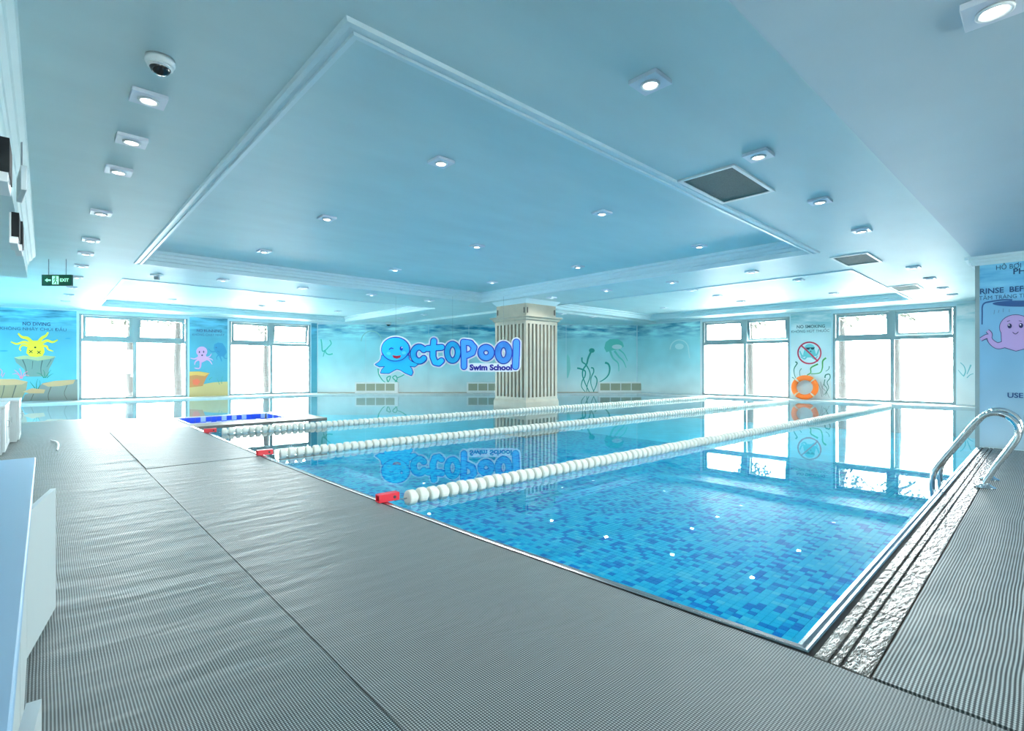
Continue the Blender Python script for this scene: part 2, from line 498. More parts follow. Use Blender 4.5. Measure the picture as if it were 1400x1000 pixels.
# --- lower soffits on both sides
m = MB(); m.box(-4.3, -0.2, -5.2, 11.46, 2.56, ZC - 0.001)
m.build('trim_5', CEIL, kind='structure')
m = MB()
prof = [(-0.2, 2.78), (-0.185, 2.79), (-0.18, 2.84), (-0.15, 2.86), (-0.14, 2.90), (-0.11, 2.92), (-0.10, ZC)]
n = len(prof)
m.v = [(x, y, z) for y in (-5.2, 11.5) for (x, z) in prof] + [(-0.22, y, z) for y in (-5.2, 11.5) for z in (2.78, ZC)]
for i in range(n - 1): m.f.append((i, i + 1, n + i + 1, n + i)); m.m.append(0)
m.f.append(tuple(range(n, 2 * n)) + (2 * n + 3, 2 * n + 2)); m.m.append(0)
m.build('trim_6', CEIL, kind='structure')
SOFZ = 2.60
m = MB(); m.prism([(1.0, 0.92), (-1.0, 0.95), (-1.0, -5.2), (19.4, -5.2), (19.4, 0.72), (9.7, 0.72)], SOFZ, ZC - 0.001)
m.build('trim_7', mat('soffit_grey', (0.50, 0.615, 0.675), 0.5, spec=0.3, var=0.03, vscale=1.6), kind='structure')  # greyer than the ceiling so the soffit edge stands out

# --- shower block wall on the right
ws = Wall((9.33, 0.69), (9.33, -5.1), (4, 0))
m = MB(); m.box(9.33, 9.75, -5.2, 0.69, -0.05, SOFZ)
wall_sign = m.build('wall_shower_block', WALLP, kind='structure')
m = MB(); ws.slab(m, 0.035, 5.6, 0.02, SOFZ - 0.12, 0.0, 0.012)
mp_sign = m.build('mural_panel', MUR_R, parent=wall_sign)
m = MB(); m.box(9.31, 9.77, 0.655, 0.70, 0.0, SOFZ - 0.1); m.build('trim_8', ALU, kind='structure')
m = MB()
for (o_, z0, z1) in ((0.03, SOFZ - 0.12, SOFZ - 0.08), (0.06, SOFZ - 0.08, SOFZ - 0.04), (0.10, SOFZ - 0.04, SOFZ)):
    m.box(9.33 - o_, 9.8, -5.2, 0.70 + o_, z0, z1)
m.build('trim_9', TRIM, kind='structure')

# --- windows
WIN_N = [0]
def bay(w, s0, sm, s1, tilt):
    WIN_N[0] += 1
    root = empty('window_%d' % WIN_N[0], w.pt((s0 + s1) / 2, ZS), kind='structure')
    root.location = (0, 0, 0)
    zt0, zt1 = 1.93, 2.04
    a, b = -0.12, -0.02
    def part(name, mt, *slabs):
        mb = MB()
        for s_ in slabs: w.slab(mb, *s_)
        return mb.build(name, mt, parent=root)
    part('jamb', ALU, (s0, s0 + 0.07, ZS, ZH, a, b))
    part('jamb', ALU, (s1 - 0.07, s1, ZS, ZH, a, b))
    part('sill', ALU, (s0 + 0.07, s1 - 0.07, ZS, ZS + 0.06, a, b))
    part('head', ALU, (s0 + 0.07, s1 - 0.07, ZH - 0.04, ZH, a, b))
    part('mullion', ALU, (sm - 0.05, sm + 0.05, ZS + 0.06, zt0, a, b), (sm - 0.075, sm + 0.075, zt0, ZH - 0.04, a, b + 0.02))
    for (l, r, t) in ((s0 + 0.07, sm - 0.05, tilt[0]), (sm + 0.05, s1 - 0.07, tilt[1])):
        part('transom', ALU, (l, r, zt0, zt1, a, b))
        part('pane', GLASS, (l, r, ZS + 0.06, zt0, -0.075, -0.065))
        # upper sash, hinged at the head and pushed outwards when open
        def tl(s_, z, o_):
            dz = ZH - 0.04 - z
            return w.pt(s_, ZH - 0.04 - dz * math.cos(t), o_ - dz * math.sin(t))
        def tslab(mb, l_, r_, z0, z1, o0, o1):
            vs = [tl(l_, z0, o0), tl(r_, z0, o0), tl(r_, z0, o1), tl(l_, z0, o1), tl(l_, z1, o0), tl(r_, z1, o0), tl(r_, z1, o1), tl(l_, z1, o1)]
            mb.add(vs, [(0, 3, 2, 1), (4, 5, 6, 7), (0, 1, 5, 4), (1, 2, 6, 5), (2, 3, 7, 6), (3, 0, 4, 7)])
        mb = MB(); fw = 0.085
        l2, r2 = l + 0.012, r - 0.012
        tslab(mb, l2, l2 + fw, zt1, ZH - 0.045, -0.11, -0.05); tslab(mb, r2 - fw, r2, zt1, ZH - 0.045, -0.11, -0.05)
        tslab(mb, l2 + fw, r2 - fw, zt1, zt1 + fw, -0.11, -0.05); tslab(mb, l2 + fw, r2 - fw, ZH - 0.045 - fw, ZH - 0.045, -0.11, -0.05)
        sash = mb.build('sash', ALU, parent=root)
        mb = MB(); tslab(mb, l2 + fw, r2 - fw, zt1 + fw, ZH - 0.045 - fw, -0.085, -0.078)
        mb.build('pane', GLASS, parent=sash)
    return root
wk = Wall((19.9, -5.2), (-4.5, -5.2), INS)
bay(wl, sL[0], wl.s(184.5), sL[1], (0, 0))
bay(wl, sL[2], wl.s(371.0), sL[3], (0, 0.16))
bay(wr, sR[0], wr.s(1018.0), sR[1], (0, 0.16))
bay(wr, sR[2], wr.s(1219.5), sR[3], (0, 0.14))
# light portals fill the window openings
for w, a, b in ((wl, sL[0], sL[1]), (wl, sL[2], sL[3]), (wr, sR[0], sR[1]), (wr, sR[2], sR[3])):
    L = bpy.data.lights.new('window_portal', 'AREA'); L.shape = 'RECTANGLE'
    L.size = b - a; L.size_y = ZH - ZS
    L.cycles.is_portal = True
    lo_ = bpy.data.objects.new('window_portal', L); COL.objects.link(lo_)
    p_ = w.pt((a + b) / 2, (ZH + ZS) / 2, -0.32)
    lo_.location = p_
    lo_.rotation_euler = Vector((w.n.x, w.n.y, 0)).to_track_quat('-Z', 'Y').to_euler()

for a, b in FILL_WIN:  # added windows, out of view, that bring fill daylight to the foreground
    WIN_N[0] += 1
    root = empty('window_%d' % WIN_N[0], kind='structure')
    n_ = max(1, round((b - a) / 1.7))
    for k in range(n_ + 1):
        x_ = a + (b - a) * k / n_
        MB().box(max(a, x_ - 0.04), min(b, x_ + 0.04), -5.4, -5.3, 0.25, 2.5).build('mullion', ALU, parent=root)
    for z_ in (0.25, 2.44): MB().box(a, b, -5.4, -5.3, z_, z_ + 0.06).build('rail', ALU, parent=root)
    for k in range(n_): MB().box(a + (b - a) * k / n_ + 0.04, a + (b - a) * (k + 1) / n_ - 0.04, -5.352, -5.346, 0.31, 2.44).build('pane', GLASS, parent=root)
    L = bpy.data.lights.new('window_portal', 'AREA'); L.shape = 'RECTANGLE'
    L.size = b - a; L.size_y = 2.25; L.cycles.is_portal = True
    lo_ = bpy.data.objects.new('window_portal', L); COL.objects.link(lo_)
    lo_.location = ((a + b) / 2, -5.55, 1.375); lo_.rotation_euler = Vector((0, 1, 0)).to_track_quat('-Z', 'Y').to_euler()
# outdoors: paving
m = MB(); m.box(-40, 70, -40, 70, -1.3, -1.2)
m.build('ground_outside', GROUND, kind='structure')

# ================================================================ THE POOL
ZF = -0.80
pool = empty('swimming_pool', (2.17, 0.67, ZF))
pool.location = (0, 0, 0)
tag(pool, 'large swimming pool lined with light and dark blue mosaic tiles', 'pool')
m = MB(); m.box(-4.15, 18.2, 0.5, 20.6, -1.1, ZF - 0.006)
GROUT = mat('tile_grout', srgb(84, 214, 236), 0.6, var=0.12, vscale=3)
m.build('basin_floor', GROUT, parent=pool)
TC = [mat('tile_azure', srgb(38, 204, 238), 0.25), mat('tile_sky', srgb(58, 212, 240), 0.25), mat('tile_pale', srgb(92, 220, 242), 0.25),
      mat('tile_cobalt', srgb(8, 128, 210), 0.25), mat('tile_deep', srgb(22, 168, 226), 0.25)]
TP = 0.062
def tcol():
    return random.choices((0, 1, 2, 3, 4), (38, 24, 8, 20, 10))[0]
tiles = []
nx, ny = int((11.5 - 2.2) / TP), int((10.6 - 0.72) / TP)
for i in range(nx):
    for j in range(ny):
        x, y = 2.2 + i * TP, 0.70 + j * TP
        Xc, Yc = x * CS - y * SN, x * SN + y * CS
        vis = abs(Xc) < Yc * 1.08 and y < 9
        tiles.append((math.hypot(x, y) + (0 if Yc > 0 and vis else 50) + (0 if (x > 2.3 + 0.45 * 1 and y > 1.1) else 20), x, y, tcol()))
# the closest row of the floor the camera can see past the near lip
tiles.sort()
h_ = TP * 0.465
tmesh = []
for k in range(5):
    mb = MB(); mb.box(-h_, h_, -h_, h_, -0.008, 0.0)
    o = mb.build('tile', TC[k]); tmesh.append(o.data); bpy.data.objects.remove(o)
for (d, x, y, c) in tiles[:300]:
    o = bpy.data.objects.new('tile', tmesh[c]); COL.objects.link(o); o.parent = pool; o.location = (x, y, ZF)
mb = MB()
for (d, x, y, c) in tiles[300:]:
    n = len(mb.v)
    mb.v += [(x - h_, y - h_, ZF), (x + h_, y - h_, ZF), (x + h_, y + h_, ZF), (x - h_, y + h_, ZF),
             (x - h_, y - h_, ZF - 0.008), (x + h_, y - h_, ZF - 0.008), (x + h_, y + h_, ZF - 0.008), (x - h_, y + h_, ZF - 0.008)]
    mb.f += [(n, n + 1, n + 2, n + 3), (n + 4, n + 5, n + 1, n), (n + 5, n + 6, n + 2, n + 1), (n + 6, n + 7, n + 3, n + 2), (n + 7, n + 4, n, n + 3)]
    mb.m += [c] * 5
mb.build('floor_tiles', TC, parent=pool, kind='stuff', fix=False)
# steel lip along the near edge and the right edge
def lip(name, pts, prof, mt=STEEL):
    mb = MB(); n = len(prof)
    P = [Vector(p) for p in pts]
    for i, p in enumerate(P):
        t0 = (P[i] - P[i - 1]).normalized() if i else None
        t1 = (P[i + 1] - P[i]).normalized() if i < len(P) - 1 else None
        t0 = t0 or t1; t1 = t1 or t0
        n0, n1 = Vector((t0.y, -t0.x)), Vector((t1.y, -t1.x))
        nn = (n0 + n1).normalized(); nn = nn / max(0.3, nn.dot(n0))
        for (o_, z) in prof: mb.v.append((p.x + nn.x * o_, p.y + nn.y * o_, z))
    for i in range(len(P) - 1):
        for k in range(n - 1):
            mb.f.append((i * n + k, i * n + k + 1, (i + 1) * n + k + 1, (i + 1) * n + k)); mb.m.append(0)
    return mb.build(name, mt, parent=pool)
EDGE = [(9.3, 0.67), (5, 0.67), (2.17, 0.67)] + PE[1:]
lip('steel_lip', EDGE, [(-0.042, 0.0), (-0.042, 0.010), (-0.036, 0.016), (-0.020, 0.010), (-0.010, 0.016), (0.010, 0.006), (0.014, -0.004), (0.014, -0.14)])
lip('shaded_gap_strip', EDGE, [(-0.062, 0.001), (-0.062, 0.006), (-0.043, 0.006)], BLACK)  # black strip put in for the shaded gap between mat and lip

# water surface
wv = [(2.16, 0.66)] + [(p[0] - 0.01, p[1]) for p in PE[1:]] + [(4.52, 10.74), (4.52, 12.88), (2.05, 12.93), (0.6, 13.88), (-4.19, 14.03), (-4.19, lp[0][1] + 0.02)] + \
     [(p[0] + 0.02, p[1] + 0.02) for p in lp[1:5]] + [(lp[5][0] + 0.02, lp[5][1]), (lp[5][0] + 0.02, 0.65)]
m = MB(); m.add([(x, y, ZW) for x, y in wv], [tuple(range(len(wv)))])
o = m.build('pool_water', WATER, kind='stuff')
if o.data.polygons[0].normal.z < 0: o.data.flip_normals()
tag(o, 'calm clear blue water filling the swimming pool', 'water')

# wet coping strip right of the pool: slabs with drain grooves
cop = empty('coping'); tag(cop, 'wet dark stone coping strip with drain grooves along right pool edge', 'coping')
x = 2.113
for i in range(12):
    L_ = 0.6
    mb = MB()
    for (y0, y1) in ((0.432, 0.515), (0.525, 0.552), (0.562, 0.606)):
        mb.box(x, min(x + L_ - 0.006, 9.3), y0, y1, -0.02, 0.013)
    mb.box(x, min(x + L_ - 0.006, 9.3), 0.432, 0.606, -0.03, 0.003)
    mb.build('slab', WET, parent=cop, bevel=0.003)
    x += L_
    if x > 9.2: break

# ================================================================ MATS
def floor_mat(name, x0, x1, y0, y1, mt, amp, label, cut=None):
    st = 0.05
    nx_, ny_ = max(2, int((x1 - x0) / st)), max(2, int((y1 - y0) / (st * 1.5)))
    mb = MB()
    def edge(y):   # right boundary follows the pool lip
        if cut is None: return x1
        for (a, b) in zip(PE, PE[1:]):
            if a[1] <= y <= b[1]:
                t = (y - a[1]) / (b[1] - a[1]); return a[0] + (b[0] - a[0]) * t - cut
        return (PE[0][0] - cut) if y < PE[0][1] else PE[-1][0] - cut
    for j in range(ny_ + 1):
        y = y0 + (y1 - y0) * j / ny_
        xr = edge(y)
        for i in range(nx_ + 1):
            x_ = x0 + (xr - x0) * i / nx_
            z = 0.0125 + amp * (noise.noise(Vector((x_ * 0.9, y * 3.5, 3.1))) * 0.5 + noise.noise(Vector((x_ * 3, y * 6, 1.7))) * 0.4)
            mb.v.append((x_, y, max(0.006, z)))
    W_ = nx_ + 1
    for j in range(ny_):
        for i in range(nx_):
            mb.f.append((j * W_ + i, j * W_ + i + 1, (j + 1) * W_ + i + 1, (j + 1) * W_ + i)); mb.m.append(0)
    # skirts
    def skirt(idx):
        b = len(mb.v); n_ = len(idx)
        for k in idx: mb.v.append((mb.v[k][0], mb.v[k][1], 0.001))
        for k in idx: mb.v.append(mb.v[k])
        for q in range(n_ - 1):
            mb.f.append((b + n_ + q, b + n_ + q + 1, b + q + 1, b + q)); mb.m.append(0)
    skirt([i for i in range(W_)]); skirt([ny_ * W_ + i for i in range(W_)])
    skirt([j * W_ for j in range(ny_ + 1)]); skirt([j * W_ + nx_ for j in range(ny_ + 1)])
    o = mb.build(name, mt, smooth=True, fix=False)
    return tag(o, label, 'floor mat')
floor_mat('floor_mat', -2.6, 0.783, -2.5, 13.6, MATW, 0.006, 'long woven grey mat on the left, running past the white cabinets')
floor_mat('floor_mat', 0.787, 2.1, -2.5, 6.56, MATW2, 0.004, 'wide woven grey mat at bottom centre, along the near pool edge', cut=0.064)
floor_mat('floor_mat', 0.80, 1.9, 6.59, 10.7, MATW2, 0.004, 'smaller grey mat beside the two farther red rope anchors', cut=0.064)
floor_mat('floor_mat', 2.125, 9.28, -2.5, 0.425, MATW3, 0.003, 'ribbed grey mat on the right, beside the chrome ladder rails')

# small blue tiled foot bath on the far deck
fb = empty('foot_bath'); tag(fb, 'small sunken foot bath lined with blue and white checked tiles', 'foot bath')
FB = (2.06, 3.85, 11.25, 12.66); FD = -0.42
GR2 = mat('footbath_grout', (0.75, 0.8, 0.85), 0.5)
B1, B2 = mat('footbath_royal', srgb(24, 84, 226), 0.3), mat('footbath_pale', srgb(176, 212, 250), 0.3)
m = MB(); m.box(FB[0], FB[1], FB[2], FB[3], FD - 0.05, FD); m.build('base', GR2, parent=fb)
mb = MB()
for i in range(17):
    for j in range(13):
        c = 0 if ((i + j) % 2 or random.random() < 0.4) else 1
        x, y = FB[0] + 0.03 + i * 0.102, FB[2] + 0.04 + j * 0.102
        mb.box(x + 0.003, x + 0.099, y + 0.003, y + 0.099, FD, FD + 0.008, c)
for k in range(4):
    z = -0.003 - k * 0.102
    for i in range(17):      # near and far walls
        c = 0 if ((i + k) % 2 or random.random() < 0.25) else 1
        x = FB[0] + 0.03 + i * 0.102
        mb.box(x + 0.003, x + 0.099, FB[3] - 0.012, FB[3] - 0.001, z - 0.099, z, c)
        mb.box(x + 0.003, x + 0.099, FB[2] + 0.001, FB[2] + 0.012, z - 0.099, z, c)
    for j in range(13):      # side walls
        c = 0 if ((j + k) % 2 or random.random() < 0.25) else 1
        y = FB[2] + 0.04 + j * 0.102
        mb.box(FB[0] + 0.001, FB[0] + 0.012, y + 0.003, y + 0.099, z - 0.099, z, c)
        mb.box(FB[1] - 0.012, FB[1] - 0.001, y + 0.003, y + 0.099, z - 0.099, z, c)
mb.build('tiles', [B1, B2], parent=fb, kind='stuff')
mb = MB()
for (a, b, c, d) in ((FB[0] - 0.05, FB[1] + 0.05, FB[2] - 0.05, FB[2]), (FB[0] - 0.05, FB[1] + 0.05, FB[3], FB[3] + 0.05), (FB[0] - 0.05, FB[0], FB[2], FB[3]), (FB[1], FB[1] + 0.05, FB[2], FB[3])):
    mb.box(a, b, c, d, 0.0, 0.012)
mb.build('rim', LEDGE, parent=fb)

# ================================================================ LANE ROPES
mb = MB(); R_ = 0.062
mb.lathe([(0.012, -0.047), (0.046, -0.047), (0.060, -0.042), (0.064, -0.032), (0.064, 0.014), (0.058, 0.024), (0.034, 0.027), (0.034, 0.047), (0.012, 0.047)], seg=18, axis='x')
fo = mb.build('float', FLOATM, smooth=False); fmesh = fo.data; bpy.data.objects.remove(fo)
for (ya, yb, xn, lab, n_) in ((3.66, 3.08, 2.20, 'nearest white lane rope of disc floats, starting at the closest red anchor', 'nearest'),
                             (6.63, 5.70, 2.16, 'middle white lane rope of disc floats across the pool', 'middle'),
                             (9.52, 8.40, 2.18, 'farthest white lane rope of disc floats, in front of the column', 'farthest')):
    xe = 17.35
    root = empty('lane_rope', (xn, ya, ZW))
    tag(root, lab, 'lane rope', 'lane ropes across the pool')
    ang = math.atan2(yb - ya, xe - xn); Ln = math.hypot(xe - xn, yb - ya)
    root.rotation_euler = (0, 0, ang)
    nf = int(Ln / 0.103)
    MB().tube([(-0.1, 0, 0.035), (Ln + 0.1, 0, 0.035)], 0.006, 6).build('cable', STEEL, parent=root)
    for k in range(nf):
        o = bpy.data.objects.new('float', fmesh); COL.objects.link(o); o.parent = root
        o.location = (0.06 + k * 0.103, 0, 0.035 + 0.004 * math.sin(k * 1.7)); o.rotation_euler = (random.uniform(0, 0.3), random.uniform(-0.05, 0.05), random.uniform(-0.06, 0.06))
    # red anchor clamped on the steel lip
    lab2 = {'nearest': 'red plastic rope anchor closest to the camera on pool edge', 'middle': 'red rope anchor between the other two on the pool edge',
            'farthest': 'smallest, most distant red rope anchor beside the blue foot bath'}[n_]
    an = empty('rope_anchor', (xn - 0.16, ya + 0.01, 0.014)); an.rotation_euler = (0, 0, ang)
    tag(an, lab2, 'rope anchor', 'rope anchors on the pool edge')
    mb = MB()
    mb.box(-0.09, 0.09, -0.035, -0.027, 0, 0.062); mb.box(-0.09, 0.09, 0.027, 0.035, 0, 0.062)
    mb.box(-0.09, 0.09, -0.027, 0.027, 0.054, 0.062); mb.box(-0.09, 0.09, -0.027, 0.027, 0, 0.008)
    mb.build('housing', RED, parent=an, bevel=0.002)
    MB().lathe([(0.012, -0.042), (0.012, -0.03)], 12, 'y', (0.045, 0, 0.03)).build('bolt', DARK, parent=an)
    MB().lathe([(0.018, -0.026), (0.018, 0.026)], 12, 'y', (0.02, 0, 0.032)).build('roller', BLACK, parent=an)
    MB().box(-0.07, 0.0, -0.02, 0.02, 0.014, 0.04).build('hook', STEEL, parent=an)

# ================================================================ COLUMN
cr = empty('column', (9.48 + 0.625, 9.62 + 0.625, 0)); tag(cr, 'square fluted stone column with moulded capital, standing in the pool', 'column')
def sq(mb, h, z0, z1, h2=None):
    h2 = h if h2 is None else h2
    vs = [(-h, -h, z0), (h, -h, z0), (h, h, z0), (-h, h, z0), (-h2, -h2, z1), (h2, -h2, z1), (h2, h2, z1), (-h2, h2, z1)]
    mb.add(vs, [(0, 3, 2, 1), (4, 5, 6, 7), (0, 1, 5, 4), (1, 2, 6, 5), (2, 3, 7, 6), (3, 0, 4, 7)])
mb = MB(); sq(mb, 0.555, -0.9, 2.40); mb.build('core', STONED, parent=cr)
mb = MB(); sq(mb, 0.66, -0.9, 0.14); sq(mb, 0.66, 0.14, 0.20, 0.63); sq(mb, 0.63, 0.20, 0.27); mb.build('base', STONE, parent=cr)
mb = MB(); sq(mb, 0.632, 2.28, 2.37); mb.build('necking', STONE, parent=cr)
mb = MB(); sq(mb, 0.64, 2.37, 2.40, 0.68); sq(mb, 0.68, 2.40, 2.43); sq(mb, 0.68, 2.43, 2.47, 0.74); sq(mb, 0.74, 2.47, 2.50); mb.build('capital_moulding', STONE, parent=cr)
mb = MB(); sq(mb, 0.60, 2.50, 2.86); mb.build('frieze', STONE, parent=cr)
mb = MB(); sq(mb, 0.60, 2.83, 2.90, 0.66); sq(mb, 0.66, 2.90, ZC - 0.001, 0.70); mb.build('crown', TRIM, parent=cr)
mb = MB(); mb.box(-0.0395, 0.0395, -0.004, 0.08, 0.27, 2.28)
rb = mb.build('rib', STONE); rm = rb.data; bpy.data.objects.remove(rb)
for side in range(4):
    c_, s_ = math.cos(side * math.pi / 2), math.sin(side * math.pi / 2)
    for k in range(9):
        u = -0.585 + k * 0.14625
        if k == 8: continue   # the next side's first rib turns the corner
        o = bpy.data.objects.new('rib', rm); COL.objects.link(o); o.parent = cr
        o.location = (c_ * u + s_ * 0.625, s_ * u - c_ * 0.625, 0); o.rotation_euler = (0, 0, side * math.pi / 2)
for k, (sx_, sy_) in enumerate(((-1, -1), (1, -1), (-1, 1), (1, 1))):
    mb = MB(); mb.box(sx_ * 0.627 - 0.002, sx_ * 0.627 + 0.002, sy_ * 0.627 - 0.002, sy_ * 0.627 + 0.002, 0.27, 2.28)
for (x_, y_) in ((-0.54, -0.603), (0.54, -0.603), (-0.603, 0.54), (-0.603, -0.54)):
    MB().box(x_ - 0.012, x_ + 0.012, y_ - 0.012, y_ + 0.012, 2.57, 2.72).build('slot', DARK, parent=cr)

# ================================================================ POOL LADDER RAILS
lad = empty('pool_ladder', (6.45, 0.5, 0)); tag(lad, 'chrome pool ladder with two looped handrails at right pool edge', 'ladder')
def smooth_path(P, n=10):
    out = []
    P = [Vector(p) for p in P]
    for i in range(len(P) - 1):
        p0, p1, p2, p3 = P[max(i - 1, 0)], P[i], P[i + 1], P[min(i + 2, len(P) - 1)]
        for k in range(n):
            t = k / n
            out.append(0.5 * ((2 * p1) + (p2 - p0) * t + (2 * p0 - 5 * p1 + 4 * p2 - p3) * t * t + (3 * p1 - p0 - 3 * p2 + p3) * t ** 3))
    out.append(P[-1]); return out
yy = [(0.40, 0.0), (0.40, 0.05), (0.335, 0.20), (0.245, 0.37), (0.19, 0.50), (0.205, 0.61), (0.285, 0.68), (0.385, 0.675), (0.47, 0.585), (0.60, 0.37), (0.735, 0.14), (0.765, 0.02), (0.765, -0.15), (0.765, -0.55)]
for xr in (6.20, 6.68):
    pts = smooth_path([(xr - 6.45, y - 0.5, z) for y, z in yy], 8)
    rl = MB().tube(pts, 0.0235, 14).build('handrail', CHROME, parent=lad, smooth=True)
    MB().lathe([(0.075, 0.013), (0.075, 0.022), (0.05, 0.032), (0.036, 0.045), (0.030, 0.05), (0.024, 0.05)], 24, 'z', (xr - 6.45, -0.1, 0)).build('flange', CHROME, parent=rl, smooth=True)
for z in (-0.2, -0.45):
    MB().box(-0.25, 0.23, 0.225, 0.30, z - 0.02, z + 0.01).build('tread', STEEL, parent=lad, bevel=0.006)

# ================================================================ LIFE RING
lr = empty('life_ring', wr.pt(wr.s(1102.0), 0.02, 0.17))
tag(lr, 'orange life ring leaning on wall under the no smoking sign', 'life ring')
zdir = Vector((wr.n.x, wr.n.y, 0.16)).normalized()
q = zdir.to_track_quat('Z', 'Y')
cen = Vector((0, 0, 0.40))
mb = MB(); prof = [(0.325 + 0.085 * math.cos(t), 0.055 * math.sin(t)) for t in [2 * math.pi * k / 12 for k in range(12)]]
mb.lathe(prof, 36, closed=True); mb.v = [tuple(q @ Vector(v) + cen) for v in mb.v]
ring = mb.build('ring', ORANGE, parent=lr, smooth=True)
for k in range(4):
    t = math.pi / 4 + k * math.pi / 2
    mb = MB(); pr = [(0.325 + 0.09 * math.cos(u), 0.06 * math.sin(u)) for u in [2 * math.pi * j / 12 for j in range(12)]]
    for dt in (-0.07, 0.07):
        for (r, h) in pr: mb.v.append(tuple(q @ Vector((r * math.cos(t + dt), r * math.sin(t + dt), h)) + cen))
    for j in range(12):
        jj = (j + 1) % 12; mb.f.append((j, jj, 12 + jj, 12 + j)); mb.m.append(0)
    mb.build('band', mat('ring_band', (0.85, 0.75, 0.6), 0.5), parent=ring, smooth=True)

# ================================================================ DOWNLIGHTS
def make_lamp():
    r = empty('downlight')
    mb = MB(); mb.box(-0.10, 0.10, -0.10, 0.10, -0.028, 0.0)
    mb.build('plate', LAMPPL, parent=r, bevel=0.003)
    mb = MB(); mb.lathe([(0.062, -0.028), (0.062, -0.038), (0.054, -0.042), (0.046, -0.036), (0.042, -0.03)], 24)
    rg = mb.build('ring', WHITE, parent=r, smooth=True)
    mb = MB(); mb.lathe([(0.0005, -0.033), (0.043, -0.033)], 20)
    mb.build('lens', LAMPE, parent=r)
    L = bpy.data.lights.new('lamp_light', 'AREA'); L.shape = 'DISK'; L.size = 0.08; L.energy = LAMP_W
    L.color = (1.0, 0.98, 0.95); L.spread = math.radians(150)
    lo_ = bpy.data.objects.new('lamp_light', L); COL.objects.link(lo_); lo_.parent = r; lo_.location = (0, 0, -0.045)
    return r
lamp0 = make_lamp(); first = [True]
def lamps(rowname, pts, z, end, place):
    for k, (px, py) in enumerate(pts):
        P = fl(px, py, z - 0.03); P.z = z - 0.001
        lab = 'square ceiling downlight, %s %s%s' % (ORD[k], place, end)
        if first[0]:
            first[0] = False; r = lamp0; r.location = P; r['label'] = lab; r['category'] = 'downlight'; r['group'] = rowname
        else:
            r = dup(lamp0, P, label=lab); r['group'] = rowname
lamps('downlights in the left row', [(203, 138), (180, 195), (162, 236), (138, 293), (124, 330), (117, 348), (111, 365), (105, 380), (98, 394), (94, 404), (89, 413)],
      ZC, '', 'from the security camera in the left ceiling row')
lamps('downlights in the right row', [(889, 116), (1037, 215), (1121, 277), (1178, 317), (1249, 367), (1271, 382), (1289, 395), (1302, 404)],
      ZC, '', 'from the camera in the row beside the ceiling vents')
lamps('downlights in the main tray', [(603, 224), (447, 300), (361, 345)], ZC + DM, '', 'in the front row inside the big ceiling tray')
lamps('downlights in the main tray', [(823, 293), (652, 338), (540, 370)], ZC + DM, '', 'in the middle row inside the big ceiling tray')
lamps('downlights in the main tray', [(956, 338), (790, 366), (673, 387)], ZC + DM, '', 'in the back row inside the big ceiling tray')
lamps('downlights left of the column', [(305, 384), (414, 395), (508, 404), (587, 412)], ZC, '', 'from left between the big tray and left coffer')
lamps('downlights right of the column', [(1028, 373), (919, 387), (829, 398), (754, 408)], ZC, '', 'from right between the big tray and right coffer')
lamps('downlights in the left coffer', [(235, 410.5), (357, 419), (384, 413), (462, 426.5)], ZC + DC, '', 'from left inside the left coffer')
lamps('downlights in the right coffer', [(1140, 402), (1092, 384), (1013, 413), (981, 405.5), (946, 398), (908, 422)], ZC + DC, '', 'from right inside the right coffer')
lamps('downlights near the back wall', [(548, 436), (579.5, 431)], ZC, '', 'from left above the blue logo sign')
lamps('downlights near the back wall', [(769, 430), (811, 434)], ZC - 0.07, '', 'right of the column near the back wall')
P = fl(1360, 15, SOFZ - 0.03); P.z = SOFZ - 0.001
r = dup(lamp0, P, label='large square downlight at the top right corner on the low soffit'); r['group'] = 'downlights on the soffit'
# more of the same row, out of the frame behind the camera
for (x_, y_) in ((-0.6 + 1.2, -1.2), (2.6, -1.6), (0.4, 1.2)):
    pass
# smoke detector
sd = empty('smoke_detector', tuple(fl(214.5, 376, ZC))); tag(sd, 'small grey ceiling detector with hanging stem near the left coffer', 'detector')
MB().lathe([(0.0005, -0.1), (0.045, -0.1), (0.05, -0.09), (0.05, -0.03), (0.06, -0.03)], 18).build('body', mat('detector_grey', (0.35, 0.42, 0.45), 0.5), parent=sd, smooth=False)
MB().lathe([(0.115, 0.0), (0.115, -0.02), (0.09, -0.032), (0.03, -0.034)], 22).build('base_plate', WHITE, parent=sd)

# ceiling vents
def vent(c4, lab):
    P = [fl(px, py, ZC) for px, py in c4]
    x0, x1 = sorted(p.x for p in P)[:2], sorted(p.x for p in P)[2:]
    y0, y1 = sorted(p.y for p in P)[:2], sorted(p.y for p in P)[2:]
    a, b, c, d = sum(x0) / 2, sum(x1) / 2, sum(y0) / 2, sum(y1) / 2
    v = empty('ceiling_vent', ((a + b) / 2, (c + d) / 2, ZC)); tag(v, lab, 'vent', 'ceiling vents in the right bay')
    hx, hy = (b - a) / 2, (d - c) / 2; t = 0.035
    mb = MB(); mb.box(-hx, hx, -hy, -hy + t, -0.018, -0.001); mb.box(-hx, hx, hy - t, hy, -0.018, -0.001)
    mb.box(-hx, -hx + t, -hy + t, hy - t, -0.018, -0.001); mb.box(hx - t, hx, -hy + t, hy - t, -0.018, -0.001)
    mb.build('frame', VENTW, parent=v)
    MB().box(-hx + t, hx - t, -hy + t, hy - t, -0.008, -0.001).build('filter', VENTD, parent=v)
vent([(925, 247), (1002, 224), (1061, 259), (989, 277)], 'largest, nearest dark filter vent with white frame beside the big tray')
vent([(1135, 352), (1187, 344.6), (1206, 357), (1157, 363.6)], 'second dark filter vent, between the big tray and right coffer corners')
vent([(1215, 392), (1254, 388), (1262, 394), (1227, 398)], 'farthest and smallest dark filter vent beside the right coffer')

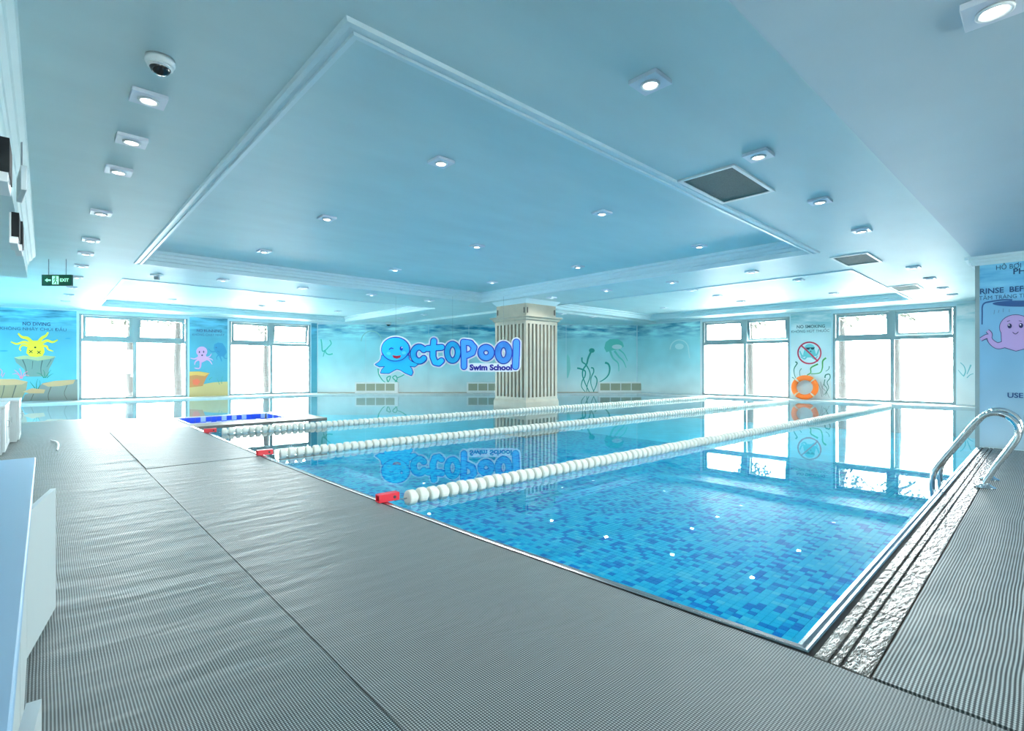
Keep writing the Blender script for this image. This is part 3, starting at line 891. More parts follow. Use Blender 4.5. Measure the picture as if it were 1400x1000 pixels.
# dome cameras
def dome(P, sc, lab):
    r = empty('security_camera', P); r.scale = (sc,) * 3; tag(r, lab, 'security camera')
    MB().lathe([(0.075, 0.0), (0.078, -0.03), (0.07, -0.045), (0.056, -0.05)], 24).build('housing', WHITE, parent=r, smooth=True)
    prof = [(0.056 * math.cos(t), -0.05 - 0.05 * math.sin(t)) for t in [k * math.pi / 16 for k in range(8)]] + [(0.0005, -0.1)]
    MB().lathe(prof, 24).build('dome', mat('smoked_dome', (0.01, 0.012, 0.015), 0.05), parent=r, smooth=True)
    MB().lathe([(0.064, -0.046), (0.066, -0.056), (0.056, -0.062)], 24).build('collar', WHITE, parent=r, smooth=True)
P = fl(219, 80, ZC); dome(tuple(P), 1.0, 'white dome security camera with black eye on the near ceiling')
s_, z_ = wb.hit(532, 443); P = wb.pt(s_, ZC - 0.03, 0.12); dome((P[0], P[1], ZC - 0.002), 1.6, 'tiny dome security camera above the blue logo sign on back wall')

# ================================================================ HANGING EXIT SIGNS
GREEN = mat('exit_green', srgb(4, 70, 50), 0.3, emit=srgb(6, 110, 78), estr=0.15)
GLYPH = mat('exit_glyph', srgb(190, 255, 220), 0.3, emit=srgb(150, 255, 205), estr=0.9)
def text_mesh(txt, bold=0.0):
    cu = bpy.data.curves.new('t', 'FONT'); cu.body = txt; cu.offset = bold; cu.resolution_u = 3
    ob = bpy.data.objects.new('t', cu); COL.objects.link(ob)
    bpy.context.view_layer.update()
    dg = bpy.context.evaluated_depsgraph_get()
    me = bpy.data.meshes.new_from_object(ob.evaluated_get(dg))
    vs = [tuple(v.co) for v in me.vertices]; fs = [tuple(p.vertices) for p in me.polygons]
    bpy.data.objects.remove(ob); bpy.data.meshes.remove(me)
    x0, x1 = min(v[0] for v in vs), max(v[0] for v in vs); y0, y1 = min(v[1] for v in vs), max(v[1] for v in vs)
    return [((v[0] - x0) / (x1 - x0), (v[1] - y0) / (y1 - y0)) for v in vs], fs
es = empty('exit_sign'); tag(es, 'green lit exit sign hanging from the ceiling by two rods at far left', 'exit sign')
D = 8.6
def camplane(D_):
    def f(px, py, o=0.0):
        x, y = cam2w((px - CX) * D_ / F, D_ - o)
        return (x, y, CAMZ + (HOR - py) * D_ / F)
    return f
ep = camplane(D)
c = Vector(ep(78.5, 383.5)); es.location = c; es.rotation_euler = (0, 0, -PHI)
w2, h2 = 0.245, 0.082
MB().box(-w2, w2, -0.015, 0.015, -h2, h2).build('panel', GREEN, parent=es)
fr_ = MB(); fr_.box(-w2 - 0.008, w2 + 0.008, -0.018, 0.018, h2, h2 + 0.012); fr_.box(-w2 - 0.008, w2 + 0.008, -0.018, 0.018, -h2 - 0.012, -h2)
fr_.box(-w2 - 0.008, -w2, -0.018, 0.018, -h2, h2); fr_.box(w2, w2 + 0.008, -0.018, 0.018, -h2, h2); fr_.build('frame', mat('exit_frame', srgb(20, 60, 55), 0.4), parent=es)
for x_ in (-0.15, 0.15): MB().tube([(x_, 0, h2), (x_, 0, ZC - c.z)], 0.006, 6).build('rod', mat('rod_grey', (0.25, 0.3, 0.32), 0.5), parent=es)
mb = MB(); mb.add([(-0.2, -0.017, 0.0), (-0.155, -0.017, 0.035), (-0.155, -0.017, 0.012), (-0.10, -0.017, 0.012), (-0.10, -0.017, -0.012), (-0.155, -0.017, -0.012), (-0.155, -0.017, -0.035)], [(0, 1, 2, 3, 4, 5, 6)]); mb.build('arrow', GLYPH, parent=es)
mb = MB(); mb.box(-0.075, 0.035, -0.0165, -0.0155, -0.07, 0.07); mb.build('pictogram_field', GLYPH, parent=es)
mb = MB()
def strk(mb, pts, w, y=-0.018):
    for a, b in zip(pts, pts[1:]):
        a, b = Vector(a), Vector(b); t = (b - a).normalized() * (w / 2); n_ = Vector((-t.y, t.x))
        vs = [a - t + n_, a - t - n_, b + t - n_, b + t + n_]; mb.add([(v.x, y, v.y) for v in vs], [(0, 1, 2, 3)])
strk(mb, [(-0.015, 0.03), (-0.02, -0.01), (-0.045, -0.05)], 0.016); strk(mb, [(-0.02, -0.01), (0.005, -0.03), (0.005, -0.06)], 0.014)
strk(mb, [(-0.05, 0.0), (-0.04, 0.025), (-0.015, 0.025), (0.01, 0.01)], 0.012); strk(mb, [(-0.018, 0.052), (-0.012, 0.052)], 0.022)
mb.build('running_figure', GREEN, parent=es)
vs, fs = text_mesh('EXIT', 0.02); mb = MB(); mb.add([(0.06 + x * 0.15, -0.017, -0.025 + y * 0.055) for x, y in vs], fs); mb.build('lettering', GLYPH, parent=es)

hs = empty('hanging_sign'); tag(hs, 'grey hanging sign seen edge-on below a ceiling rod, upper left', 'sign')
P = fl(29.5, 187, ZC); hs.location = (P.x, P.y, 0)
va = math.atan2(P.x, P.y)
hs.rotation_euler = (0, 0, -va + 0.06)
MB().box(-0.018, 0.018, -0.22, 0.22, 2.47, 2.66).build('panel', mat('sign_grey', (0.45, 0.55, 0.58), 0.4), parent=hs, bevel=0.004)
MB().tube([(0, 0, 2.66), (0, 0, ZC)], 0.006, 6).build('rod', mat('rod_grey', (0.25, 0.3, 0.32), 0.5), parent=hs)
MB().lathe([(0.03, ZC - 0.012), (0.03, ZC)], 12).build('ceiling_rose', mat('rod_grey', (0.25, 0.3, 0.32), 0.5), parent=hs)

# ================================================================ SPEAKERS ON THE LEFT SOFFIT
wf = Wall((-0.2, -5), (-0.2, 11.46), (4, 0))
def spk(px0, px1, py0, py1, lab):
    sa, _ = wf.hit(px0, 300); sb, _ = wf.hit(px1, 300)
    _, zt = wf.hit(px0, py0); _, zb = wf.hit(px0, py1)
    zt = min(zt, 2.80); sb = sa + min(sb - sa, 0.34); hgt = max(0.16, min(0.3, zt - zb))
    r = empty('wall_speaker'); tag(r, lab, 'speaker', 'speakers on the left soffit')
    mb = MB(); wf.slab(mb, sa, sb, zt - hgt, zt, 0.0, 0.05); mb.build('cabinet', WHITE, parent=r, bevel=0.004)
    mb = MB(); wf.slab(mb, sa - 0.006, sb - 0.02, zt - hgt * 0.78, zt + 0.004, 0.012, 0.056); mb.build('grille', BLACK, parent=r)
    mb = MB(); wf.slab(mb, sa + 0.04, sa + 0.12, zt - hgt + 0.015, zt - hgt * 0.84, 0.05, 0.054); mb.build('badge', mat('rod_grey', (0.25, 0.3, 0.32), 0.5), parent=r)
spk(-6, 9, 186, 246, 'largest wall box with black grille, cut off by the left frame edge')
spk(12.5, 19, 290, 332, 'first of two small black-fronted boxes high on left wall')
spk(19.5, 26, 302, 342, 'second, farther of two small black-fronted boxes high on left wall')

# ================================================================ WHITE CABINETS ON THE LEFT
def cabinet(x_front, y0, y1, h, depth, lab, doors, flat=False):
    """doors = (start, end, opening angle) along the front"""
    r = empty('cabinet', (x_front, y0, 0.02)); tag(r, lab, 'cabinet', 'low white cabinets on the left')
    L_ = y1 - y0
    MB().box(-depth, -0.02, 0.0, L_, 0.0, h - 0.03).build('body', CAB, parent=r)
    MB().box(-depth - 0.02, 0.012, -0.01, L_ + 0.015, h - 0.03, h).build('top', CABTOP if flat else CAB, parent=r, bevel=0.004)
    for (a0, a1, an) in doors:
        mb = MB(); ww = a1 - a0
        mb.box(-0.018, 0.0, 0.0, ww, 0.03, h - 0.035)
        if not flat:
            for (a, b, c_, d_) in ((0.0, 0.05, 0.03, h - 0.035), (ww - 0.05, ww, 0.03, h - 0.035), (0.05, ww - 0.05, 0.03, 0.09), (0.05, ww - 0.05, h - 0.105, h - 0.035)):
                mb.box(0.0, 0.008, a, b, c_, d_)
        d_ob = mb.build('door', CAB, parent=r)
        d_ob.location = (0, a0, 0); d_ob.rotation_euler = (0, 0, -an)
        if not flat:
            MB().tube([(0.008, ww - 0.03, h * 0.5), (0.028, ww - 0.03, h * 0.5), (0.028, ww - 0.03, h * 0.5 + 0.08), (0.008, ww - 0.03, h * 0.5 + 0.08)], 0.004, 6).build('handle', STEEL, parent=d_ob)
    return r
Y0 = -0.55
cabinet(-0.045, Y0, 3.78, 0.585, 0.75, 'long low white cabinet with blue-tinted top and a door ajar, bottom left',
        [(a - Y0, b - Y0, c) for a, b, c in ((-0.5, 0.05, 0), (0.07, 0.6, 0), (0.63, 1.10, 0.09), (1.12, 1.80, 0), (1.82, 2.49, 0), (2.51, 2.97, 0.18), (2.99, 3.76, 0))], True)
cabinet(-0.36, 8.75, 9.85, 0.60, 0.55, 'white panelled cabinet at the left frame edge, nearer of two', [(0.01, 0.54, 0), (0.56, 1.09, 0)])
cabinet(-0.27, 10.15, 11.0, 0.60, 0.55, 'white panelled cabinet standing farthest away on the left mat', [(0.01, 0.42, 0), (0.43, 0.84, 0)])

# a loose bit of white tubing on the left mat
t = []
for k in range(14):
    u = k / 13
    p = fl(70 + 8 * u + 5 * math.sin(u * 3.1), 603 + 13 * u, 0.02); t.append((p.x, p.y, 0.024 + 0.03 * math.sin(u * math.pi)))
o = MB().tube(t, 0.012, 8).build('hose_piece', WHITE, smooth=True); tag(o, 'short curved piece of white tubing lying on the left mat', 'hose')

# ================================================================ FAN COIL CABINETS ON THE BACK WALL
for (pa, pb, lab) in ((488, 541, 'white wall vent with four louvres under the octopus end of the sign'), (640, 694, 'white wall vent with louvres, half hidden behind the column'), (819, 876, 'white wall vent with four louvres right of the column, beside painted seaweed')):
    s0, z0 = wb.hit(pa, 535.5); s1, z1 = wb.hit(pb, 526)
    if s1 < s0: s0, s1 = s1, s0
    r = empty('wall_vent'); tag(r, lab, 'vent', 'wall vents along the back wall')
    zb, zt = 0.02, 0.47
    mb = MB(); wb.slab(mb, s0 - 0.05, s1 + 0.12, zb, zt, 0.0, 0.14); mb.build('casing', VENTW, parent=r, bevel=0.01)
    n_ = 4; gw = (s1 - s0) / n_
    for k in range(n_):
        a, b = s0 + k * gw + 0.02, s0 + (k + 1) * gw - 0.02
        mb = MB(); wb.slab(mb, a, b, 0.12, 0.41, 0.14, 0.144); gp = mb.build('louvre', LOUV, parent=r)
        for j in range(5):
            mb = MB(); z_ = 0.14 + j * 0.055; wb.slab(mb, a, b, z_, z_ + 0.022, 0.144, 0.16); mb.build('slat', VENTW if j % 5 == 9 else LOUV, parent=gp)

# ================================================================ MURALS (flat paint on the walls)
def paint(name, w, color, parent, polys=(), strokes=(), lift=0.002, rough=0.55, base=0.012):
    """flat painted shapes on wall w; polygons and tapered strokes are given where they are seen on the wall"""
    mt = mat('paint_%d_%d_%d' % color, srgb(*color), rough)
    mb = MB(); off_ = base + lift
    for pl in polys:
        off_ += 0.0005
        mb.add([w.pt(*w.hit(x, y), off_) for x, y in pl], [tuple(range(len(pl)))])
    for (pts, w0, w1) in strokes:
        pts = smooth_path([(x, y, 0) for x, y in pts], 6)
        n_ = len(pts); L_, R2 = [], []; off_ += 0.0005
        for i, p in enumerate(pts):
            t = (pts[min(i + 1, n_ - 1)] - pts[max(i - 1, 0)]).normalized(); nn = Vector((-t.y, t.x, 0))
            hw = (w0 + (w1 - w0) * i / (n_ - 1)) / 2
            L_.append(p + nn * hw); R2.append(p - nn * hw)
        for i in range(n_ - 1):
            mb.add([w.pt(*w.hit(q.x, q.y), off_) for q in (L_[i], R2[i], R2[i + 1], L_[i + 1])], [(0, 1, 2, 3)])
    return mb.build(name, mt, parent=parent)
def ell(cx, cy, rx, ry, n=24, a0=0, a1=360):
    return [(cx + rx * math.cos(math.radians(a0 + (a1 - a0) * k / n)), cy + ry * math.sin(math.radians(a0 + (a1 - a0) * k / n))) for k in range(n)]
def wtext(w, txt, x0, x1, y0, y1, color, parent, slant=0.0, bold=0.02, base=0.012):
    vs, fs = text_mesh(txt, bold if all(ord(c_) < 0x100 for c_ in txt) else 0.0)
    mb = MB()
    mb.add([w.pt(*w.hit(x0 + (x1 - x0) * u, y1 - (y1 - y0) * v + slant * u), base + 0.004) for u, v in vs], fs)
    return mb.build('lettering', mat('paint_%d_%d_%d' % color, srgb(*color), 0.55), parent=parent)
def panel(w, s0, s1, z0, z1, mt, parent):
    mb = MB(); w.slab(mb, s0, s1, z0, z1, 0.0, 0.012); return mb.build('mural_panel', mt, parent=parent)
NAVY = (30, 62, 104)

# no diving panel
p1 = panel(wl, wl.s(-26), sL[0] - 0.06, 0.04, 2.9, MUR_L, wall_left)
p1['label'] = 'bright blue mural of a yellow octopus diving onto rocks'
p1b = panel(wl, 0.05, wl.s(-26) - 0.01, 0.04, 2.9, MUR_L, wall_left)
wtext(wl, 'NO DIVING', 31, 69, 440.3, 445.2, NAVY, p1, 1.0)
wtext(wl, 'KHÔNG NHẢY CHÚI ĐẦU', 0.5, 91, 444.6, 451.0, NAVY, p1, 2.4)
paint('painted_rock', wl, (150, 140, 112), p1, [[(-26, 521), (0, 518.5), (20, 519), (38, 522), (36, 533), (28, 549.5), (-26, 551.5)]])
paint('painted_rock', wl, (128, 134, 130), p1, [[(58, 524), (75, 521), (106, 519), (106, 547.5), (30, 549), (34, 540), (50, 534)]], lift=0.001)
paint('painted_rock', wl, (196, 160, 118), p1, [[(-26, 521), (0, 518.5), (20, 518.5), (38, 522), (30, 526), (8, 527), (-26, 526)], [(57, 525), (75, 521), (103, 519.5), (100, 525), (84, 528), (66, 529)], [(31, 536), (44, 531), (62, 533), (60, 538), (40, 538)]], lift=0.003)
paint('painted_crack', wl, (92, 92, 84), p1, strokes=[([(6, 527), (4, 538), (0, 549)], 1.4, 0.6), ([(22, 527), (18, 540), (15, 549)], 1.8, 0.7), ([(70, 529), (66, 540), (67, 548)], 1.2, 0.8), ([(92, 527), (88, 538), (92, 547)], 1.0, 0.6), ([(46, 539), (42, 548)], 1.2, 0.6)], lift=0.004)
paint('painted_rock', wl, (108, 136, 130), p1, [[(19, 489), (30, 487), (76, 487.5), (71, 498), (67, 505), (66, 515), (36, 515.5), (33, 505), (22, 496)]])
paint('painted_rock', wl, (170, 176, 130), p1, [[(19, 489), (32, 486.5), (60, 486), (77, 488), (68, 491), (52, 493.5), (38, 491), (26, 491.5)]], lift=0.003)
paint('painted_crack', wl, (66, 88, 86), p1, strokes=[([(31, 492), (35, 502), (37, 514)], 1.6, 0.6), ([(58, 493), (56, 504), (57, 514)], 1.6, 0.6), ([(45, 494), (44, 505)], 1.0, 0.4), ([(70, 492), (64, 502)], 1.0, 0.5)], lift=0.004)
YEL = (240, 208, 40)
paint('painted_octopus', wl, YEL, p1, [[(36, 483), (37, 477), (40, 471), (44, 466), (54, 466), (57, 471), (60.5, 477), (61, 482), (58, 487), (50, 488.5), (41, 487.5)]],
      [([(45, 470), (38, 463), (30, 461), (25, 456)], 5.5, 2.2), ([(42, 471), (33, 468), (23, 470.5), (15, 467.5)], 4.5, 1.6), ([(40, 474), (31, 472), (27, 477), (29, 480)], 3.6, 1.4),
       ([(52, 470), (57, 463), (63, 459), (66, 454.5)], 5.5, 2.0), ([(55, 471), (64, 466), (72, 468), (79, 465)], 4.5, 1.6), ([(57, 473), (64, 474), (66, 478), (73, 480.5)], 3.8, 1.2)], lift=0.005)
paint('painted_face', wl, (40, 36, 22), p1, [ell(48.3, 475.3, 1.5, 1.2, 10)], [([(40, 479), (44.6, 483)], 1.0, 1.0), ([(44.6, 479), (40, 483)], 1.0, 1.0), ([(51, 480), (55.6, 484)], 1.0, 1.0), ([(55.6, 480), (51, 484)], 1.0, 1.0)], lift=0.007)
paint('painted_coral', wl, (226, 120, 140), p1, strokes=[([(28, 518), (26, 512), (20, 506)], 1.4, 0.7), ([(29, 518), (29, 510), (27, 504)], 1.4, 0.7), ([(30, 518), (33, 511), (38, 508)], 1.4, 0.7), ([(27, 514), (22, 511), (17, 512)], 1.0, 0.5), ([(31, 515), (36, 513), (40, 514)], 1.0, 0.5), ([(2, 514), (3, 508), (0, 504)], 1.3, 0.6), ([(3, 516), (7, 510)], 1.2, 0.6)], lift=0.006)
paint('painted_weed', wl, (34, 120, 92), p1, strokes=[([(60, 517), (56, 512), (50, 510)], 1.4, 0.4), ([(61, 517), (61, 510), (59, 506)], 1.4, 0.4), ([(62, 517), (66, 511), (70, 506)], 1.4, 0.4), ([(64, 517), (69, 513), (73, 511)], 1.2, 0.3), ([(48, 531), (44, 526), (41, 522)], 1.4, 0.4), ([(50, 532), (50, 524), (52, 518)], 1.4, 0.4), ([(52, 532), (55, 526), (54, 520)], 1.2, 0.4)], lift=0.006)
paint('painted_fish', wl, (46, 142, 176), p1, [ell(93, 463, 4, 0.9, 10), ell(5, 480, 6, 1.0, 10)], lift=0.003)

# no running panel
p2 = panel(wl, sL[1] + 0.06, sL[2] - 0.06, 0.04, 2.9, MUR_L, wall_left)
p2['label'] = 'narrow blue mural of a pink and a blue octopus'
wtext(wl, 'NO RUNNING', 269, 303, 450.3, 454.2, NAVY, p2, 0.6)
wtext(wl, 'KHÔNG CHẠY NHẢY', 263, 307, 455.2, 460.0, NAVY, p2, 0.5)
paint('painted_sand', wl, (206, 186, 128), p2, [[(258.8, 528), (275, 526), (292, 523), (311.5, 522), (311.5, 541), (258.8, 543)]])
paint('painted_rock', wl, (190, 128, 74), p2, [[(259, 511), (286, 510.5), (281, 519), (277, 528), (259, 530)]], lift=0.003)
paint('painted_rock', wl, (222, 176, 92), p2, [[(259, 508.5), (272, 508), (287, 510.5), (280, 514.5), (268, 513), (259, 514)]], lift=0.004)
paint('painted_coral', wl, (220, 104, 74), p2, [[(263, 520), (270, 518), (274, 522), (270, 527), (264, 526)]], lift=0.004)
paint('painted_octopus', wl, (232, 170, 214), p2, [ell(275.8, 481, 7.6, 7.0), [(271, 485), (281, 485), (284, 492), (276, 496), (269, 492)]],
      [([(271, 489), (266, 491), (260.5, 490)], 2.6, 1.0), ([(271, 492), (267, 495), (266, 499)], 2.4, 0.9), ([(274, 493), (274, 500), (272, 504), (266, 503.5)], 3.0, 1.3), ([(280, 491), (286, 493), (290, 498.5)], 2.8, 1.0), ([(281, 489), (286, 488), (289, 484)], 2.4, 0.9), ([(281, 490), (288, 491), (291, 493)], 2.2, 0.8)], lift=0.005)
paint('painted_face', wl, (60, 40, 70), p2, [ell(272.6, 481.6, 0.9, 1.6, 10), ell(278.3, 481.3, 0.9, 1.6, 10), ell(276.3, 486, 1.3, 1.1, 10)], lift=0.007)
paint('painted_octopus', wl, (44, 132, 172), p2, [[(292, 476), (293, 471), (298, 468.5), (304, 469.5), (308, 475), (310, 482), (306, 488), (299, 487), (294, 481)]],
      [([(294, 481), (289, 481), (285, 477)], 2.0, 0.8), ([(300, 486), (302, 491), (303, 494.5)], 2.4, 1.0), ([(305, 486), (307, 490), (311, 490)], 2.0, 0.8), ([(299, 485), (296, 489), (297, 492)], 1.8, 0.7)], lift=0.005)
paint('painted_face', wl, (22, 84, 124), p2, [ell(295.5, 475.5, 1.0, 1.0, 10)], [([(297, 480), (300, 482)], 0.7, 0.5)], lift=0.007)
paint('painted_weed', wl, (60, 150, 130), p2, strokes=[([(300, 526), (298, 521), (296, 517)], 0.9, 0.3), ([(303, 525), (303, 519), (305, 514)], 0.9, 0.3), ([(286, 520), (287, 518), (290, 516)], 1.6, 0.6)], lift=0.006)
# pale blue pilaster beside the second window
panel(wl, sL[3] + 0.03, wl.s(433.5), 0.04, 2.9, MUR_L, wall_left)

# no smoking panel
p3 = panel(wr, sR[1] + 0.04, sR[2] - 0.04, 0.04, 2.9, MUR_W, wall_right)
p3['label'] = 'white mural panel with no smoking roundel and green seaweed'
wtext(wr, 'NO SMOKING', 1089.5, 1128, 445, 449.5, (84, 110, 116), p3, -1.2)
wtext(wr, 'KHÔNG HÚT THUỐC', 1082, 1134, 450, 455.6, (84, 110, 116), p3, -1.6)
paint('painted_octopus', wr, (120, 206, 210), p3, [ell(1107, 476, 7, 5.5), [(1100, 478), (1114, 478), (1116, 485), (1110, 489), (1103, 489), (1098, 485)]],
      [([(1101, 486), (1097, 487), (1093.5, 480)], 3.2, 1.6), ([(1113, 486), (1117, 485), (1120, 477)], 3.2, 1.6), ([(1103, 488), (1100, 491), (1095, 488)], 2.6, 1.2), ([(1110, 488), (1114, 491), (1118, 487)], 2.6, 1.2)])
paint('painted_sunglasses', wr, (20, 60, 76), p3, [ell(1105, 477, 2.4, 1.5, 12), ell(1111, 476.8, 2.4, 1.5, 12), ell(1108.6, 480.5, 1.0, 0.8, 8)], [([(1101.5, 476), (1114, 475.6)], 1.0, 1.0)], lift=0.004)
RR = (206, 40, 78)
paint('painted_roundel', wr, RR, p3, strokes=[(ell(1106.8, 482.8, 15.6, 14.6, 40) + [(1106.8 + 15.6, 482.8)], 1.9, 1.9), ([(1096, 473), (1107, 483), (1118.5, 494.5)], 2.0, 2.0)], lift=0.006)
GRN = (36, 122, 104)
paint('painted_seaweed', wr, GRN, p3, strokes=[([(1087.5, 495), (1090, 497), (1086, 504), (1086, 511), (1088.5, 519)], 1.8, 0.7), ([(1096, 504), (1093.5, 508), (1094, 515)], 1.0, 0.6), ([(1083, 516), (1086, 518), (1087, 522)], 1.0, 0.6),
      ([(1134, 501), (1133, 505), (1129, 508)], 1.2, 0.6), ([(1128, 517), (1129, 513), (1134, 512), (1135, 517), (1131, 523), (1133, 531), (1127, 540)], 1.8, 0.6), ([(1128, 519), (1127, 526), (1131, 532), (1129, 541)], 1.2, 0.5)])
paint('painted_seaweed', wr, (70, 160, 76), p3, strokes=[([(1118.5, 498), (1112, 501), (1108.5, 504), (1108.5, 510), (1104, 513), (1101, 518)], 2.2, 1.0), ([(1129.5, 489.5), (1125, 494), (1124.5, 503), (1121, 510), (1109, 511.5)], 2.4, 1.0)])
paint('painted_roots', wr, (150, 156, 156), p3, strokes=[([(1116, 521), (1121, 530), (1124, 543)], 0.8, 0.5), ([(1122, 522), (1124, 530), (1130, 536), (1134, 544)], 0.8, 0.5), ([(1127, 524), (1124, 532), (1126, 541)], 0.8, 0.5)])
p4 = panel(wr, sR[3] + 0.02, wr.s(1345), 0.04, 2.9, MUR_W, wall_right)
paint('painted_seaweed', wr, (130, 200, 204), p4, strokes=[([(1313, 496), (1318, 501), (1320, 508), (1318, 514)], 1.0, 2.0), ([(1327.5, 499), (1325, 505), (1322, 512)], 2.2, 1.0), ([(1310, 506), (1314, 511), (1318, 515)], 0.8, 1.4), ([(1331, 511), (1326, 513), (1322, 517)], 0.8, 1.4)])

# pale sea murals: right of the corner and the long back wall
p5 = panel(wr, 0.03, sR[0] - 0.03, 0.04, 2.86, MUR_B, wall_right)
paint('painted_jellyfish', wr, (206, 232, 234), p5, strokes=[(ell(929, 478, 12.5, 13, 24, 180, 360) + [(941.5, 478), (943, 490)], 1.6, 1.2)], polys=[ell(929, 474, 6, 4, 14)])
bounds = [0.02] + [wb.s(p) for p in (500, 586, 641, 774)] + [wb.len - 0.02]
bp = []
for a, b in zip(bounds, bounds[1:]):
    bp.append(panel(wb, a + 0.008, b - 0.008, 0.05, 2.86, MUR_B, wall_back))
TEAL = (36, 160, 150)
paint('painted_seaweed', wb, (48, 178, 164), bp[0], strokes=[([(451, 465), (453, 470), (449, 475), (445, 479), (441, 480), (440, 470), (439, 464)], 1.4, 1.6), ([(455, 484), (450, 485), (446, 483), (445, 479)], 1.8, 1.2), ([(444, 480), (442, 488)], 1.4, 0.8)])
paint('painted_jellyfish', wb, (150, 206, 204), bp[1], strokes=[(ell(508, 467, 14, 14, 20, 180, 360) + [(522, 467)], 1.2, 1.2)])
paint('painted_seaweed', wb, (56, 180, 156), bp[1], strokes=[([(517, 504), (518, 512), (523, 520), (527, 523)], 1.6, 1.0), ([(531, 524), (529, 517), (534, 515), (531, 523)], 1.6, 1.2), ([(545, 524), (539, 519), (537, 516), (541, 514), (543, 519), (538, 525)], 1.6, 1.2), ([(556, 510), (550, 514), (543, 517)], 1.6, 1.0)])
paint('painted_jellyfish', wb, (104, 206, 196), bp[4], [[(826, 476), (828, 468), (834, 464), (845, 464), (851, 468), (853, 474), (846, 478), (834, 480), (829, 482)]], [([(834, 480), (838, 490), (845, 497), (846, 508)], 3, 1), ([(840, 480), (846, 488), (852, 494), (856, 503)], 3, 1), ([(846, 478), (853, 484), (858, 494)], 2.4, 0.8)], lift=0.001)
paint('painted_glow', wb, (216, 232, 234), bp[4], [ell(843.5, 474.5, 7, 3.2, 16)], lift=0.003)
paint('painted_seaweed', wb, TEAL, bp[4], [ell(809, 479.5, 4.0, 3.2, 14)],
      [([(808.5, 480), (804, 490), (802, 498), (797, 506), (796.5, 514), (799, 522), (803, 531), (806, 537)], 2.6, 1.0), ([(795.5, 489), (796, 495), (801, 499), (806, 508), (806.5, 516), (803, 526), (802, 536)], 2.2, 0.9),
       ([(789, 503.5), (795, 505), (800, 508), (799.5, 515), (796, 521), (795, 529), (800, 536)], 2.4, 0.9), ([(808, 503), (811, 504), (811.5, 509), (808, 517), (808, 526), (812, 536)], 2.0, 0.9),
       ([(827, 496), (831.5, 498), (833.5, 504), (832, 512), (827, 518), (819, 523)], 3.0, 1.2), ([(813, 514), (816, 519), (815, 527), (811, 536)], 2.0, 0.9)], lift=0.004)
paint('painted_wash', wb, (140, 214, 210), bp[4], [[(776, 484), (779, 490), (780, 505), (777, 516), (775, 518), (774.8, 488)]], lift=0.001)
# seams and brass skirting along the foot of the back wall
mb = MB(); wb.slab(mb, 0.02, wb.len - 0.02, 0.02, 0.05, 0.0, 0.03); mb.build('baseboard_back', mat('skirting_beige', srgb(176, 160, 138), 0.5), kind='structure')
mb = MB(); wl.slab(mb, wl.s(433.8), wl.s(435.2), 0.02, 2.95, 0.0, 0.03); mb.build('trim_10', WHITE, kind='structure')
mb = MB(); wr.slab(mb, wr.s(957.6), wr.s(959.6), 0.02, 2.95, 0.0, 0.02); mb.build('trim_11', WHITE, kind='structure')

# shower mural
TB = (30, 72, 124)
wtext(ws, 'HỒ BOI', 1362, 1396, 359.5, 369.8, TB, mp_sign, -3.4, base=0.012)
paint('lettering', ws, TB, mp_sign, strokes=[([(1391.0, 360.6), (1392.2, 360.2), (1392.4, 358.8)], 0.9, 0.9)], lift=0.004)
wtext(ws, 'PH', 1385.5, 1402, 367.5, 375.5, TB, mp_sign, -1.2)
wtext(ws, 'RINSE  BEFORE', 1340, 1424, 395.2, 402.8, TB, mp_sign, -6.0)
wtext(ws, 'TẮM TRÁNG TRƯỚC', 1338.5, 1424, 402.5, 411.0, TB, mp_sign, -5.6)
wtext(ws, 'USE', 1377.5, 1399, 537.0, 544.0, TB, mp_sign, 0.5)
wtext(ws, 'H 1', 1384, 1402, 567.0, 575.0, TB, mp_sign, 0.8)
SB = (44, 84, 140)
paint('painted_shower', ws, SB, mp_sign, [ell(1394, 415.5, 37, 4.2, 28)], [([(1342.8, 444), (1343, 430), (1343.2, 420), (1346, 415), (1353, 413), (1370, 410.5), (1384, 410.5)], 1.8, 2.2)], lift=0.001)
PUR, PUD = (184, 160, 214), (70, 64, 120)
def octo(grow, col, lift):
    g = grow
    paint('painted_octopus', ws, col, mp_sign, [ell(1389, 448, 22 + g, 17 + g, 28), [(1369 - g, 452), (1409 + g, 452), (1412 + g, 474 + g), (1389, 480 + g), (1370 - g, 474 + g)]],
          [([(1376, 470), (1364, 473), (1355, 467), (1351, 460), (1341, 464.5)], 9 + 2 * g, 4 + 2 * g), ([(1353, 463), (1354, 457), (1350, 452.5)], 5 + 2 * g, 4 + 2 * g), ([(1402, 470), (1412, 474), (1424, 466)], 9 + 2 * g, 4 + 2 * g)], lift=lift)
octo(0.9, PUD, 0.002); octo(0.0, PUR, 0.004)
paint('painted_face', ws, (38, 40, 92), mp_sign, [ell(1380.5, 446, 3.0, 3.4, 14), ell(1396, 445.5, 3.0, 3.4, 14)], [([(1384.5, 454.5), (1388.5, 457), (1392.5, 454)], 1.0, 1.0), ([(1377, 440), (1381, 438.6)], 0.9, 0.7), ([(1393, 439), (1397, 439.5)], 0.9, 0.7)], lift=0.006)
paint('painted_face', ws, (240, 244, 250), mp_sign, [ell(1379.6, 444.8, 1.0, 1.1, 8), ell(1395.2, 444.3, 1.0, 1.1, 8)], lift=0.008)
paint('painted_drops', ws, (96, 130, 170), mp_sign, strokes=[([(1366, 424), (1365, 428)], 0.8, 0.8), ([(1372, 422), (1371.5, 427)], 0.8, 0.8), ([(1360, 424), (1359, 430)], 0.8, 0.8), ([(1380, 423), (1380, 427)], 0.8, 0.8)], lift=0.002)

